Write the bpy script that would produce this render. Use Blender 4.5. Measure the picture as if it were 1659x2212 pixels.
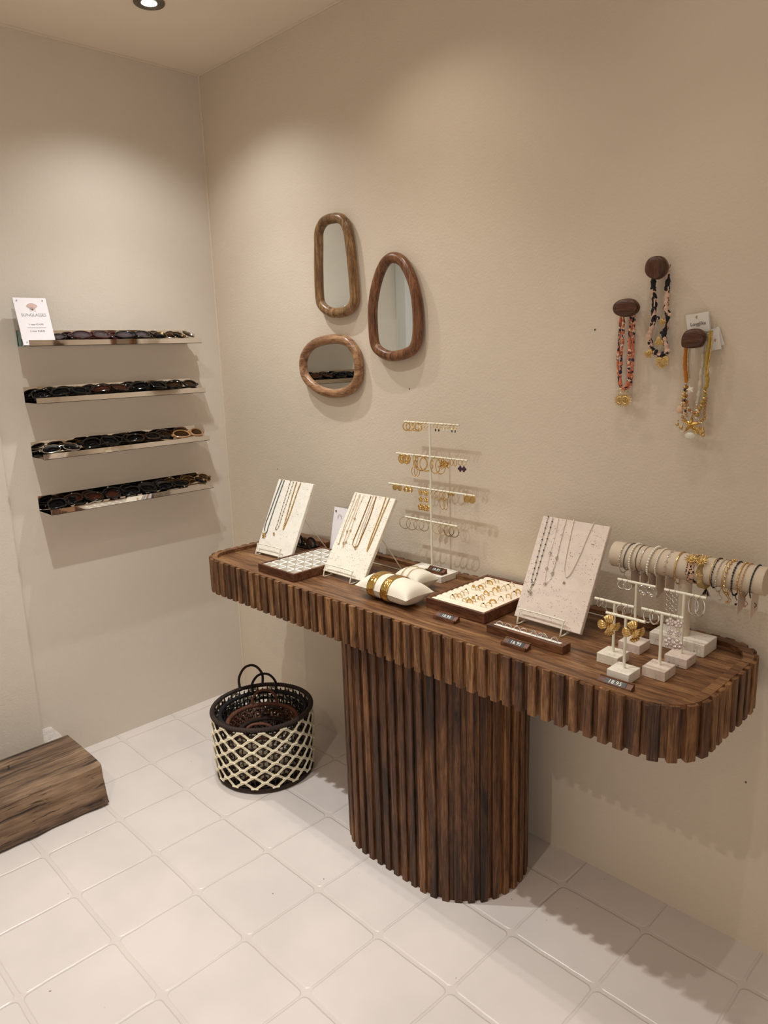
import bpy, math, random
from mathutils import Vector, Matrix, Euler
random.seed(7)
PI = math.pi
C = bpy.context.scene.collection
for o in list(bpy.data.objects): bpy.data.objects.remove(o)

# ------------------------------------------------------------------ camera
F = 1599.85
CAMLOC = Vector((2.68915, -1.7035, 1.46847))
CAMROT = Euler((math.radians(77.586), math.radians(1.7218), math.radians(45.4164)), 'XYZ')
cam = bpy.data.cameras.new('camera'); camo = bpy.data.objects.new('camera', cam); C.objects.link(camo)
camo.location = CAMLOC; camo.rotation_euler = CAMROT
cam.sensor_fit = 'HORIZONTAL'; cam.sensor_width = 36; cam.lens = F * 36 / 1659
cam.clip_start = 0.02
bpy.context.scene.camera = camo
CR = CAMROT.to_matrix()
def ray(px, py):
    return (CR @ Vector(((px - 829.5) / F, -(py - 1106) / F, -1)))
def hit(px, py, ax, v):
    'point of the place seen at a photo pixel, on the plane coordinate ax == v'
    d = ray(px, py); return CAMLOC + d * ((v - CAMLOC[ax]) / d[ax])
def hitp(px, py, p0, n):
    d = ray(px, py); return CAMLOC + d * ((p0 - CAMLOC).dot(n) / d.dot(n))
def zz(ox, oy, s):
    return lambda x, y: (ox + x * s, oy + y * s)

# ------------------------------------------------------------------ light and exposure
W = bpy.data.worlds.new('world'); bpy.context.scene.world = W; W.use_nodes = True
W.node_tree.nodes['Background'].inputs[0].default_value = (1.0, .86, .70, 1)
W.node_tree.nodes['Background'].inputs[1].default_value = 0.02
vs = bpy.context.scene.view_settings
vs.view_transform = 'Standard'; vs.look = 'None'; vs.gamma = 1; vs.use_curve_mapping = False
vs.exposure = 0.0
CEIL = 2.506
WARM = (1.0, .915, .80)
# x, y, watts of the wide spill, watts of the narrow beam, colour
LAMPS = [
    (0.437, -0.430, 21, 22, (.97, 1, 1)),
    (1.22, -0.37, 8, 10, WARM),
    (2.00, -0.37, 2, 6, WARM),
    (0.88, -0.94, 28, 58, (.95, 1, 1)),
    (1.50, -0.96, 7, 30, (.97, 1, .97)),
    (1.95, -2.20, 52, 0, (1, .91, .80)),
    (0.95, -2.20, 9, 0, (1, .95, .90)),  # extra unseen downlight, added as fill
    (2.25, -0.96, 0, 20, (1, .93, .84)),  # extra unseen downlight, added for the notched table shadow on the right
]
# warm area fill added behind the camera; the front wall has no opening
al = bpy.data.lights.new('warm_fill', 'AREA'); al.shape = 'RECTANGLE'; al.size = 3.2; al.size_y = 2.0; al.energy = 8; al.color = (1.0, .86, .66)
alo = bpy.data.objects.new('warm_fill', al); C.objects.link(alo); alo.location = (2.2, -4.58, 1.3); alo.rotation_euler = (math.radians(90), 0, math.radians(0))

# cool area fill added at the right wall behind the camera, no doorway there
al = bpy.data.lights.new('cool_fill', 'AREA'); al.shape = 'RECTANGLE'; al.size = 1.3; al.size_y = 2.1; al.energy = 16; al.color = (.90, .95, 1.0)
alo = bpy.data.objects.new('cool_fill', al); C.objects.link(alo); alo.location = (4.38, -2.9, 1.15); alo.rotation_euler = (math.radians(90), 0, math.radians(90))

# ------------------------------------------------------------------ mesh helpers
WL = {}
class MB:
    def __init__(s): s.v = []; s.f = []; s.t = []; s.tone = 0.5
    def add(s, vs_, fs):
        b = len(s.v); s.v += [Vector(p) for p in vs_]
        for f in fs: s.f.append([b + i for i in f]); s.t.append(s.tone)
    def box(s, x0, x1, y0, y1, z0, z1):
        s.add([(x0,y0,z0),(x1,y0,z0),(x1,y1,z0),(x0,y1,z0),(x0,y0,z1),(x1,y0,z1),(x1,y1,z1),(x0,y1,z1)],
              [(3,2,1,0),(4,5,6,7),(0,1,5,4),(1,2,6,5),(2,3,7,6),(3,0,4,7)]); return s
    def obox(s, o, a, b, c):
        o, a, b, c = map(Vector, (o, a, b, c))
        s.add([o, o+a, o+a+b, o+b, o+c, o+a+c, o+a+b+c, o+b+c],
              [(3,2,1,0),(4,5,6,7),(0,1,5,4),(1,2,6,5),(2,3,7,6),(3,0,4,7)]); return s
    def extr(s, poly, vec, cap=True):
        n = len(poly); vec = Vector(vec); P = [Vector(p) for p in poly]
        fs = [(i, (i+1) % n, (i+1) % n + n, i + n) for i in range(n)]
        if cap: fs += [tuple(range(n))[::-1], tuple(range(n, 2*n))]
        s.add(P + [p + vec for p in P], fs); return s
    def tube(s, path, r, n=8, closed=False, cap=True, sy=1.0):
        P = [Vector(p) for p in path]; m = len(P)
        rr = r if isinstance(r, (list, tuple)) else [r] * m
        def tan(i):
            a = P[(i-1) % m] if (closed or i > 0) else P[0]
            b = P[(i+1) % m] if (closed or i < m-1) else P[-1]
            d = b - a; return d.normalized() if d.length > 1e-9 else Vector((0,0,1))
        t0 = tan(0); up = Vector((0,0,1)) if abs(t0.z) < .9 else Vector((1,0,0))
        u = t0.cross(up).normalized(); vs_ = []
        for i in range(m):
            t = tan(i); u = (u - t * u.dot(t))
            u = u.normalized() if u.length > 1e-6 else t.orthogonal().normalized()
            w = t.cross(u)
            for k in range(n):
                a = 2*PI*k/n; vs_.append(P[i] + (u*math.cos(a) + w*math.sin(a)*sy) * rr[i])
        fs = []
        for i in range(m if closed else m-1):
            for k in range(n):
                j = (i+1) % m; fs.append((i*n+k, i*n+(k+1) % n, j*n+(k+1) % n, j*n+k))
        if cap and not closed: fs += [tuple(range(n))[::-1], tuple(range((m-1)*n, m*n))]
        s.add(vs_, fs); return s
    def ring(s, c, R, r, nrm=(0,1,0), k=24, n=8, sx=1.0, rot=0.0, a0=0, a1=2*PI, sec=1.0):
        c = Vector(c); nrm = Vector(nrm).normalized()
        up = Vector((0,0,1)) if abs(nrm.z) < .9 else Vector((0,1,0))
        a = nrm.cross(up).normalized(); b = a.cross(nrm)
        full = abs(a1 - a0 - 2*PI) < 1e-6; pts = []
        for i in range(k if full else k+1):
            t = a0 + (a1-a0)*i/k
            x = R*sx*math.cos(t); y = R*math.sin(t)
            x, y = x*math.cos(rot)-y*math.sin(rot), x*math.sin(rot)+y*math.cos(rot)
            pts.append(c + a*x + b*y)
        return s.tube(pts, r, n, closed=full, sy=sec)
    def sph(s, c, r, nu=10, nv=7):
        c = Vector(c); r = Vector((r,r,r)) if not isinstance(r, (tuple, list, Vector)) else Vector(r)
        vs_ = [c + Vector((0,0,r.z))]
        for j in range(1, nv):
            th = PI*j/nv
            for i in range(nu):
                a = 2*PI*i/nu; vs_.append(c + Vector((r.x*math.sin(th)*math.cos(a), r.y*math.sin(th)*math.sin(a), r.z*math.cos(th))))
        vs_.append(c - Vector((0,0,r.z))); fs = []
        for i in range(nu): fs.append((0, 1+i, 1+(i+1) % nu))
        for j in range(nv-2):
            for i in range(nu):
                a = 1+j*nu+i; b = 1+j*nu+(i+1) % nu; fs.append((a, a+nu, b+nu, b))
        e = len(vs_)-1; q = 1+(nv-2)*nu
        for i in range(nu): fs.append((q+i, e, q+(i+1) % nu))
        s.add(vs_, fs); return s
    def lathe(s, prof, c=(0,0,0), n=24, sx=1.0):
        c = Vector(c); vs_ = []
        for (r, z) in prof:
            for k in range(n):
                a = 2*PI*k/n; vs_.append(c + Vector((r*math.cos(a)*sx, r*math.sin(a), z)))
        fs = []
        for i in range(len(prof)-1):
            for k in range(n): fs.append((i*n+k, i*n+(k+1) % n, (i+1)*n+(k+1) % n, (i+1)*n+k))
        fs += [tuple(range(n))[::-1], tuple(range((len(prof)-1)*n, len(prof)*n))]
        s.add(vs_, fs); return s
    def grid(s, fn, nu, nv):
        vs_ = [fn(i/nu, j/nv) for j in range(nv+1) for i in range(nu+1)]
        s.add(vs_, [(j*(nu+1)+i, j*(nu+1)+i+1, (j+1)*(nu+1)+i+1, (j+1)*(nu+1)+i) for j in range(nv) for i in range(nu)]); return s
    def xf(s, M, i0=0):
        for i in range(i0, len(s.v)): s.v[i] = M @ s.v[i]
        return s
    def build(s, name, m, parent=None, label=None, world=True, smooth=40, bevel=0, seg=2, solid=0):
        if parent is None:
            xs = [p.x for p in s.v]; ys = [p.y for p in s.v]; zs = [p.z for p in s.v]
            org = Vector(((min(xs)+max(xs))/2, (min(ys)+max(ys))/2, min(zs)))
        else: org = WL[parent] if world else Vector((0,0,0))
        me = bpy.data.meshes.new(name)
        me.from_pydata([tuple(p-org) for p in s.v], [], s.f)
        me.validate()
        if len(me.polygons) == len(s.t):
            at = me.attributes.new('tone', 'FLOAT', 'FACE'); at.data.foreach_set('value', s.t)
        me.materials.append(m)
        import bmesh
        bm = bmesh.new(); bm.from_mesh(me); bmesh.ops.recalc_face_normals(bm, faces=bm.faces); bm.to_mesh(me); bm.free()
        if smooth: me.shade_smooth(); me.set_sharp_from_angle(angle=math.radians(smooth))
        o = bpy.data.objects.new(name, me); C.objects.link(o)
        if parent is None: o.location = org; WL[o] = org
        else: o.parent = parent; WL[o] = WL[parent]
        if label: o['label'] = label
        if solid:
            md = o.modifiers.new('solid', 'SOLIDIFY'); md.thickness = solid; md.offset = 0
        if bevel:
            md = o.modifiers.new('bevel', 'BEVEL'); md.width = bevel; md.segments = seg; md.limit_method = 'ANGLE'; md.angle_limit = .7
        return o
def thing(name, label, cat, loc=(0,0,0), rot=(0,0,0), group=None):
    o = bpy.data.objects.new(name, None); C.objects.link(o); o.empty_display_size = .02
    o.location = loc; o.rotation_euler = rot; o['label'] = label; o['category'] = cat
    if group: o['group'] = group
    WL[o] = Vector(loc); return o
def tag(o, label, cat, group=None):
    o['label'] = label; o['category'] = cat
    if group: o['group'] = group
    return o
def struct(o): o['kind'] = 'structure'; return o
def crv(P, k=6, closed=False):
    'Catmull-Rom through points'
    P = [Vector(p) for p in P]; n = len(P); out = []
    for i in range(n if closed else n-1):
        g = lambda j: P[j % n] if closed else P[max(0, min(n-1, j))]
        a, b, c, d = g(i-1), g(i), g(i+1), g(i+2)
        for q in range(k):
            t = q/k; out.append(.5*((2*b)+(c-a)*t+(2*a-5*b+4*c-d)*t*t+(3*b-a-3*c+d)*t**3))
    if not closed: out.append(P[-1])
    return out
def rrect(x0, x1, y0, y1, r, k=8):
    pts = []
    for cx, cy, a in ((x1-r, y1-r, 0), (x0+r, y1-r, 90), (x0+r, y0+r, 180), (x1-r, y0+r, 270)):
        for i in range(k+1):
            t = math.radians(a + 90*i/k); pts.append((cx+r*math.cos(t), cy+r*math.sin(t)))
    return pts
def resample(poly, step):
    'closed 2-D outline -> evenly spaced (point, outward normal)'
    P = [Vector((p[0], p[1], 0)) for p in poly]; n = len(P)
    L = [(P[(i+1) % n]-P[i]).length for i in range(n)]; tot = sum(L); m = round(tot/step); out = []
    for k in range(m):
        s = tot*k/m; i = 0
        while s > L[i] and i < n-1: s -= L[i]; i += 1
        d = (P[(i+1) % n]-P[i]); d = d.normalized() if d.length > 0 else Vector((1,0,0))
        out.append((P[i]+d*s, Vector((d.y, -d.x, 0))))
    return out
def along(P, step):
    'points every step along a polyline'
    P = [Vector(p) for p in P]; out = [P[0]]; acc = 0
    for a, b in zip(P, P[1:]):
        L = (b-a).length; s = step-acc
        while s <= L: out.append(a+(b-a)*(s/L)); s += step
        acc = (acc+L) % step
    return out
def text(body, size, m, origin, right, up, parent, name, font_ext=.0002, align='CENTER', off=0, scx=1.0, sp=1.0):
    cu = bpy.data.curves.new(name, 'FONT'); cu.body = body; cu.size = size; cu.align_x = align; cu.align_y = 'CENTER'
    cu.extrude = font_ext; cu.offset = off; cu.space_character = sp
    tmp = bpy.data.objects.new('tmp', cu); C.objects.link(tmp)
    dg = bpy.context.evaluated_depsgraph_get(); me = bpy.data.meshes.new_from_object(tmp.evaluated_get(dg))
    bpy.data.objects.remove(tmp)
    right = Vector(right).normalized(); up = Vector(up).normalized(); nn = right.cross(up)
    M = Matrix((right, up, nn)).transposed().to_4x4(); M.translation = Vector(origin) - WL[parent]
    me.transform(M @ Matrix.Diagonal((scx, 1, 1, 1)))
    me.materials.clear(); me.materials.append(m); me.name = name
    o = bpy.data.objects.new(name, me); C.objects.link(o); o.parent = parent; WL[o] = WL[parent]; return o

# ------------------------------------------------------------------ materials
def s2l(c): return tuple(((x/255)/12.92 if x/255 <= .04045 else ((x/255+.055)/1.055)**2.4) for x in c)
class NT:
    def __init__(s, name):
        s.m = bpy.data.materials.new(name); s.m.use_nodes = True; s.t = s.m.node_tree; s.b = s.t.nodes['Principled BSDF']
    def n(s, typ, **k):
        nd = s.t.nodes.new(typ)
        for a, v in k.items():
            if a.startswith('i_'): s.set(nd, a[2:], v)
            else: setattr(nd, a, v)
        return nd
    def set(s, nd, key, v):
        inp = nd.inputs[int(key)] if key.isdigit() else nd.inputs[key.replace('_', ' ')]
        if isinstance(v, bpy.types.NodeSocket): s.t.links.new(v, inp)
        else: inp.default_value = v
    def math(s, op, a, b=None, c=None, clamp=False):
        nd = s.t.nodes.new('ShaderNodeMath'); nd.operation = op; nd.use_clamp = clamp
        for i, v in enumerate((a, b, c)):
            if v is not None: s.set(nd, str(i), v)
        return nd.outputs[0]
    def ramp(s, fac, stops, interp='LINEAR'):
        nd = s.t.nodes.new('ShaderNodeValToRGB'); s.set(nd, '0', fac); r = nd.color_ramp; r.interpolation = interp
        while len(r.elements) < len(stops): r.elements.new(.5)
        for e, (p, c) in zip(r.elements, stops): e.position = p; e.color = (*c, 1) if len(c) == 3 else c
        return nd.outputs[0]
    def noise(s, vec, scale, detail=3, rough=.5, dist=0):
        nd = s.n('ShaderNodeTexNoise'); s.set(nd, 'Scale', scale); s.set(nd, 'Detail', detail); s.set(nd, 'Roughness', rough); s.set(nd, 'Distortion', dist)
        if vec is not None: s.set(nd, 'Vector', vec)
        return nd.outputs[0]
    def coord(s, scale=(1,1,1), which='Object', rot=(0,0,0)):
        tc = s.n('ShaderNodeTexCoord'); mp = s.n('ShaderNodeMapping'); s.set(mp, '0', tc.outputs[which])
        mp.inputs['Scale'].default_value = scale; mp.inputs['Rotation'].default_value = rot; return mp.outputs[0]
    def mix(s, fac, a, b, mode='MIX'):
        nd = s.t.nodes.new('ShaderNodeMix'); nd.data_type = 'RGBA'; nd.blend_type = mode
        for k, v in ((0, fac), (6, a), (7, b)):
            if isinstance(v, bpy.types.NodeSocket): s.t.links.new(v, nd.inputs[k])
            else: nd.inputs[k].default_value = v if k == 0 else ((*v, 1) if len(v) == 3 else v)
        return nd.outputs[2]
    def bump(s, h, strength, dist=.01, prev=None):
        nd = s.n('ShaderNodeBump'); s.set(nd, 'Height', h); s.set(nd, 'Strength', strength); s.set(nd, 'Distance', dist)
        if prev is not None: s.set(nd, 'Normal', prev)
        return nd.outputs[0]
    def out(s, col=None, rough=None, nrm=None, metal=None, **k):
        if col is not None:
            s.set(s.b, 'Base_Color', (*col, 1) if isinstance(col, tuple) and len(col) == 3 else col)
        if rough is not None: s.set(s.b, 'Roughness', rough)
        if nrm is not None: s.set(s.b, 'Normal', nrm)
        if metal is not None: s.set(s.b, 'Metallic', metal)
        for a, v in k.items(): s.set(s.b, a, v)
        return s.m
def plaster(name, col, amp=1.0):
    t = NT(name); co = t.coord((1,1,1), 'Object')
    n1 = t.noise(co, 1.3, 3); n2 = t.noise(co, 150, 2, .5); n3 = t.noise(co, 14, 4, .6)
    c = t.mix(t.ramp(n1, [(.3, (0,0,0)), (.7, (1,1,1))]), tuple(x*.95 for x in col), tuple(min(1, x*1.03) for x in col))
    b = t.bump(n2, .22*amp, .0035); b = t.bump(n3, .25*amp, .006, b)
    return t.out(c, .62, b)
WALLC = s2l((218, 203, 183))
M_wall = plaster('wall_plaster', WALLC)
M_wallL = plaster('wall_plaster_cool_light', s2l((220, 208, 193)))  # left wall colour shifted cooler to carry the cool light on that side
M_wall2 = plaster('white_plaster', s2l((226, 226, 222)))
M_ceil = plaster('ceiling_plaster', s2l((236, 222, 202)), .4)
def tile_mat():
    t = NT('painted_floor_tile'); S = .24
    geo = t.n('ShaderNodeNewGeometry'); sep = t.n('ShaderNodeSeparateXYZ'); t.set(sep, '0', geo.outputs['Position'])
    wob = t.noise(geo.outputs['Position'], 5, 2); wob2 = t.noise(geo.outputs['Position'], 30, 2)
    w = t.math('ADD', t.math('MULTIPLY', t.math('SUBTRACT', wob, .5), .010), t.math('MULTIPLY', t.math('SUBTRACT', wob2, .5), .003))
    x = t.math('ADD', sep.outputs[0], w); y = t.math('ADD', sep.outputs[1], w)
    def cell(v, off, half, r):
        u = t.math('DIVIDE', t.math('SUBTRACT', v, off), S)
        f = t.math('SUBTRACT', t.math('FRACT', u), .5)
        return t.math('SUBTRACT', t.math('MULTIPLY', t.math('ABSOLUTE', f), S), half-r)
    r = .014
    dx = cell(x, .5328, .1155, r); dy = cell(y, -1.0853, .1125, r)
    mx = t.math('MAXIMUM', dx, 0.0); my = t.math('MAXIMUM', dy, 0.0)
    d = t.math('SUBTRACT', t.math('SQRT', t.math('ADD', t.math('MULTIPLY', mx, mx), t.math('MULTIPLY', my, my))), r)
    mr = t.n('ShaderNodeMapRange', interpolation_type='SMOOTHERSTEP')
    t.set(mr, '0', d); t.set(mr, '1', -.0015); t.set(mr, '2', .004); t.set(mr, '3', 1.0); t.set(mr, '4', 0.0)
    h = mr.outputs[0]
    big = t.noise(geo.outputs['Position'], 3.5, 3); fine = t.noise(geo.outputs['Position'], 90, 3)
    specks = t.noise(geo.outputs['Position'], 55, 1)
    c = t.mix(t.ramp(big, [(.35, (0,0,0)), (.65, (1,1,1))]), s2l((213, 203, 198)), s2l((223, 212, 206)))
    c = t.mix(t.math('MULTIPLY', t.math('SUBTRACT', 1.0, h), .25), c, s2l((206, 194, 185)))
    c = t.mix(t.math('GREATER_THAN', specks, .80), c, s2l((120, 100, 84)))
    b = t.bump(h, .55, .0036); b = t.bump(big, .25, .01, b); b = t.bump(fine, .06, .001, b)
    return t.out(c, .27, b)
M_floor = tile_mat()
def wood(name, dark, mid, light, axis='z', scale=1.0, rough=.5, tone=False, bump=.25, spec=.4):
    t = NT(name); k = {'x': (.10, 1.4, 1.4), 'y': (1.4, .10, 1.4), 'z': (1.4, 1.4, .10)}[axis]
    co = t.coord(tuple(q*scale for q in k)); co2 = t.coord(tuple(q*scale*(.35 if q > 1 else 1.6) for q in k))
    vec = co
    if tone:
        at = t.n('ShaderNodeAttribute', attribute_name='tone'); vm = t.n('ShaderNodeVectorMath', operation='ADD')
        sc = t.n('ShaderNodeVectorMath', operation='SCALE'); t.set(sc, '0', (7.3, 3.1, 5.7)); t.set(sc, '3', at.outputs['Fac'])
        t.set(vm, '0', co); t.set(vm, '1', sc.outputs[0]); vec = vm.outputs[0]
    n1 = t.noise(vec, 30, 8, .72, .9); n2 = t.noise(co2, 9, 5, .7, 1.5); n3 = t.noise(vec, 190, 3, .6)
    f = t.math('ADD', t.math('MULTIPLY', n1, .62), t.math('MULTIPLY', n2, .38))
    if tone: f = t.math('ADD', f, t.math('MULTIPLY', t.math('SUBTRACT', at.outputs['Fac'], .5), .11))
    c = t.ramp(f, [(.38, dark), (.5, mid), (.64, light)])
    pores = t.ramp(n3, [(.38, (.34, .29, .25)), (.50, (1, 1, 1))])
    c = t.mix(.75, c, pores, 'MULTIPLY')
    b = t.bump(n1, bump, .0015); b = t.bump(n3, bump*.8, .0008, b)
    return t.out(c, rough, b, Specular_IOR_Level=spec)
M_batten = wood('mango_wood_batten', s2l((48, 28, 17)), s2l((106, 69, 41)), s2l((166, 122, 78)), 'z', 1.2, .55, True)
M_ped = wood('mango_wood_pedestal', s2l((34, 21, 14)), s2l((88, 55, 33)), s2l((142, 98, 60)), 'z', 1.0, .55, True)
M_top = wood('mango_wood_top', s2l((64, 39, 24)), s2l((116, 78, 49)), s2l((164, 122, 82)), 'x', .8, .42)
M_walnut = wood('walnut', s2l((64, 36, 22)), s2l((108, 66, 42)), s2l((142, 94, 62)), 'x', 1.5, .45)
M_walnut_dk = wood('dark_walnut_knob', s2l((50, 28, 19)), s2l((84, 50, 33)), s2l((112, 72, 50)), 'z', 1.6, .4)
M_walnut_x = wood('dark_walnut_knob_crossgrain', s2l((50, 28, 19)), s2l((84, 50, 33)), s2l((116, 76, 52)), 'x', 1.6, .4)
M_mir1 = wood('light_mango_frame', s2l((74, 50, 30)), s2l((130, 96, 62)), s2l((178, 140, 96)), 'z', 1.5, .3)
M_mir2 = wood('red_mango_frame', s2l((66, 38, 24)), s2l((116, 74, 47)), s2l((160, 112, 76)), 'z', 1.5, .3)
M_mir3 = wood('pale_mango_frame', s2l((88, 56, 38)), s2l((154, 112, 80)), s2l((206, 164, 122)), 'x', 1.3, .3)
def beam_mat():
    t = NT('weathered_beam'); co = t.coord((1.5, .12, 1.5)); co2 = t.coord((1, .3, 1)); co3 = t.coord((6, .25, 6))
    n1 = t.noise(co, 18, 8, .68, .8); n2 = t.noise(co2, 6, 4, .6, 1); n3 = t.noise(co3, 9, 3, .7, .4)
    f = t.math('ADD', t.math('MULTIPLY', n1, .6), t.math('MULTIPLY', n2, .4))
    c = t.ramp(f, [(.34, s2l((44, 32, 25))), (.46, s2l((100, 76, 58))), (.56, s2l((138, 110, 84))), (.68, s2l((166, 140, 112)))])
    cr = t.ramp(n3, [(.36, (.10, .07, .05)), (.43, (1, 1, 1))])
    c = t.mix(.85, c, cr, 'MULTIPLY')
    b = t.bump(n1, .5, .004); b = t.bump(cr, .6, .004, b)
    return t.out(c, .75, b)
M_beam = beam_mat()
def travertine(name, col, pits=.5):
    t = NT(name); co = t.coord((1, 1, 2.2)); co2 = t.coord((1, 1, 1.6))
    n1 = t.noise(co, 16, 5, .6, .5); n2 = t.noise(co2, 230, 3, .6); n3 = t.noise(co, 34, 4, .6)
    c = t.mix(t.ramp(n1, [(.35, (0,0,0)), (.65, (1,1,1))]), tuple(x*.90 for x in col), col)
    pm = t.math('MULTIPLY', t.math('GREATER_THAN', n2, .655 - .015*pits), t.math('GREATER_THAN', n3, .54 - .05*pits))
    c = t.mix(pm, c, s2l((128, 104, 82)))
    b = t.bump(t.math('SUBTRACT', 1.0, pm), .8, .002); b = t.bump(n1, .1, .002, b)
    return t.out(c, .6, b)
M_trav = travertine('cream_travertine', s2l((236, 226, 210)), 1.3)
M_trav_pink = travertine('rosy_travertine', s2l((228, 211, 198)), 1.0)
M_trav_smooth = travertine('smooth_travertine', s2l((240, 232, 218)), .4)
def simple(name, col, rough=.5, metal=0, bump=None, **k):
    t = NT(name); nr = None
    if bump: nr = t.bump(t.noise(t.coord(), bump[0], 3), bump[1], bump[2])
    return t.out(s2l(col), rough, nr, metal, **k)
M_gold = simple('gold', (222, 188, 126), .22, 1)
M_gold_ham = simple('hammered_gold', (220, 182, 106), .16, 1, (75, .9, .006))
M_gold_rough = simple('textured_gold', (212, 182, 124), .35, 1, (400, .7, .002))
M_glit = simple('glitter_mesh', (226, 196, 138), .28, .9, (700, 1.0, .006))
M_wire = simple('dark_gold_wire', (150, 122, 82), .25, 1)
M_silver = simple('silver', (218, 214, 208), .2, 1)
M_crystal = simple('crystal', (235, 225, 222), .08, .6)
M_chrome = simple('polished_steel', (232, 226, 220), .04, 1)
M_mirror = simple('mirror_glass', (222, 226, 224), .015, 1)
M_cream = simple('cream_painted_metal', (232, 226, 206), .4)
M_white = simple('white_foam', (240, 236, 228), .8)
M_velvet = simple('cream_velvet', (236, 222, 200), .9, 0, (300, .2, .001))
M_pillow = simple('cream_suede', (226, 215, 196), .85, 0, (240, .25, .0012), Sheen_Weight=.3)
M_linen = simple('sparkly_linen', (206, 188, 166), .8, 0, (420, .6, .0012))
M_black = simple('glossy_black_acetate', (10, 9, 9), .12)
M_tort = simple('brown_tortoise_acetate', (38, 20, 12), .14)
M_redfr = simple('dark_red_acetate', (58, 20, 22), .15)
M_tan = simple('tan_acetate', (172, 128, 84), .2)
M_strip = simple('black_plastic', (18, 17, 16), .35)
M_digit = simple('white_digits', (235, 232, 222), .5)
M_ink = simple('dark_ink', (70, 66, 66), .6)
M_sign = simple('white_card', (243, 236, 238), .35)
M_card = simple('paper_card', (228, 222, 214), .6)
M_blush = simple('blush_card', (206, 184, 166), .6)
M_pearl = simple('pearl', (236, 228, 212), .25, 0, None, Coat_Weight=.6)
M_bead_dk = simple('dark_bead', (38, 34, 36), .25)
M_bead_teal = simple('grey_blue_bead', (84, 90, 100), .3)
M_bead_tan = simple('tan_bead', (196, 150, 104), .5)
M_purple = simple('purple_enamel', (66, 32, 56), .3)
M_rope_cream = simple('cream_raffia', (240, 228, 200), .75, 0, (200, .6, .002))
M_rope_dark = simple('dark_brown_cord', (52, 36, 30), .8, 0, (260, .7, .002))
M_rope_black = simple('black_cord', (26, 23, 23), .8, 0, (260, .7, .002))
M_rope_red = simple('red_brown_cord', (112, 68, 50), .8, 0, (260, .7, .002))
M_yarn_or = simple('orange_yarn', (190, 118, 44), .9, 0, (300, .6, .002))
M_yarn_ye = simple('mustard_yarn', (176, 146, 66), .9, 0, (300, .6, .002))
M_yarn_cr = simple('cream_yarn', (206, 194, 174), .9, 0, (300, .6, .002))
M_plaster_raw = simple('bare_white_plaster', (250, 243, 238), .9, 0, (60, .8, .004))
M_peach = simple('peach_shell', (226, 188, 156), .4)
M_teal = simple('teal_flat', (120, 150, 148), .5)
def lens(name, col, alpha):
    t = NT(name); return t.out(s2l(col), .05, None, 0, Transmission_Weight=alpha, IOR=1.2)
M_lens_dk = lens('black_lens', (10, 9, 10), .0)
M_lens_br = lens('brown_lens', (62, 40, 22), .3)
M_lens_gr = lens('mauve_lens', (118, 104, 106), .6)
M_lens_red = lens('amber_lens', (74, 38, 26), .4)
M_clear = lens('clear_acrylic', (238, 240, 240), .95)
def spots(name, base, ink, sc, th=.56, third=None, axis=(1,1,1)):
    t = NT(name); co = t.coord(axis); n1 = t.noise(co, sc, 2, .5, .3)
    c = t.mix(t.math('GREATER_THAN', n1, th), s2l(base), s2l(ink))
    if third:
        n2 = t.noise(t.coord(tuple(q*1.1 for q in axis)), sc*1.3, 1)
        c = t.mix(t.math('GREATER_THAN', n2, .60), c, s2l(third))
    return t.out(c, .8, t.bump(t.noise(co, sc*3, 2), .3, .0012))
M_leo = spots('leopard_cloth', (214, 178, 156), (24, 22, 28), 75, .50, None, (1, 1, .7))
M_leo2 = spots('leopard_band', (216, 176, 146), (20, 18, 20), 160, .52)
M_floral = spots('floral_cloth', (204, 116, 84), (40, 40, 62), 110, .55, (236, 204, 176))
def emis(name, col, st):
    t = NT(name); return t.out(s2l(col), .3, None, 0, Emission_Color=(*s2l(col), 1), Emission_Strength=st)
M_bulb = emis('lamp_glow', (255, 246, 232), 9)
M_nickel = simple('satin_nickel', (120, 116, 110), .35, 1)

# ------------------------------------------------------------------ room shell
RX, RY = 4.4, -4.6
struct(MB().box(-.12, RX+.12, RY-.12, .12, -.12, 0).build('floor', M_floor, smooth=0))
struct(MB().box(-.12, RX+.12, RY-.12, .12, CEIL, CEIL+.12).build('ceiling', M_ceil, smooth=0))
struct(MB().box(0, RX, 0, .12, 0, CEIL).build('wall_back', M_wall, smooth=0))
struct(MB().box(-.12, 0, RY, .12, 0, CEIL).build('wall_left', M_wallL, smooth=0))
struct(MB().box(RX, RX+.12, RY, .12, 0, CEIL).build('wall_right', M_wall, smooth=0))
struct(MB().box(0, RX, RY-.12, RY, 0, CEIL).build('wall_front', M_wall, smooth=0))
# shallow raised panel at the left edge and the white pier the tall mirror reflects
b_ = MB(); b_.extr([(0, -1.08, 0), (.014, -1.08, 0), (.014, -.888, 0), (.010, -.882, 0), (0, -.880, 0)], (0, 0, 1.61))
struct(b_.build('trim_1', M_wallL, smooth=0))
struct(MB().box(0, .07, RY+.6, -1.08, 0, CEIL).build('trim_2', M_wall2, smooth=0, bevel=.004))
# hairline painted caulk in the corner joints
struct(MB().tube([(.001, -.001, 0), (.001, -.001, CEIL)], .006, 6).build('trim_3', M_wall))
struct(MB().tube([(.001, RY, CEIL-.001), (.001, -.001, CEIL-.001)], .006, 6).tube([(.001, -.001, CEIL-.001), (RX, -.001, CEIL-.001)], .006, 6).build('trim_4', M_wall))
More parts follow.
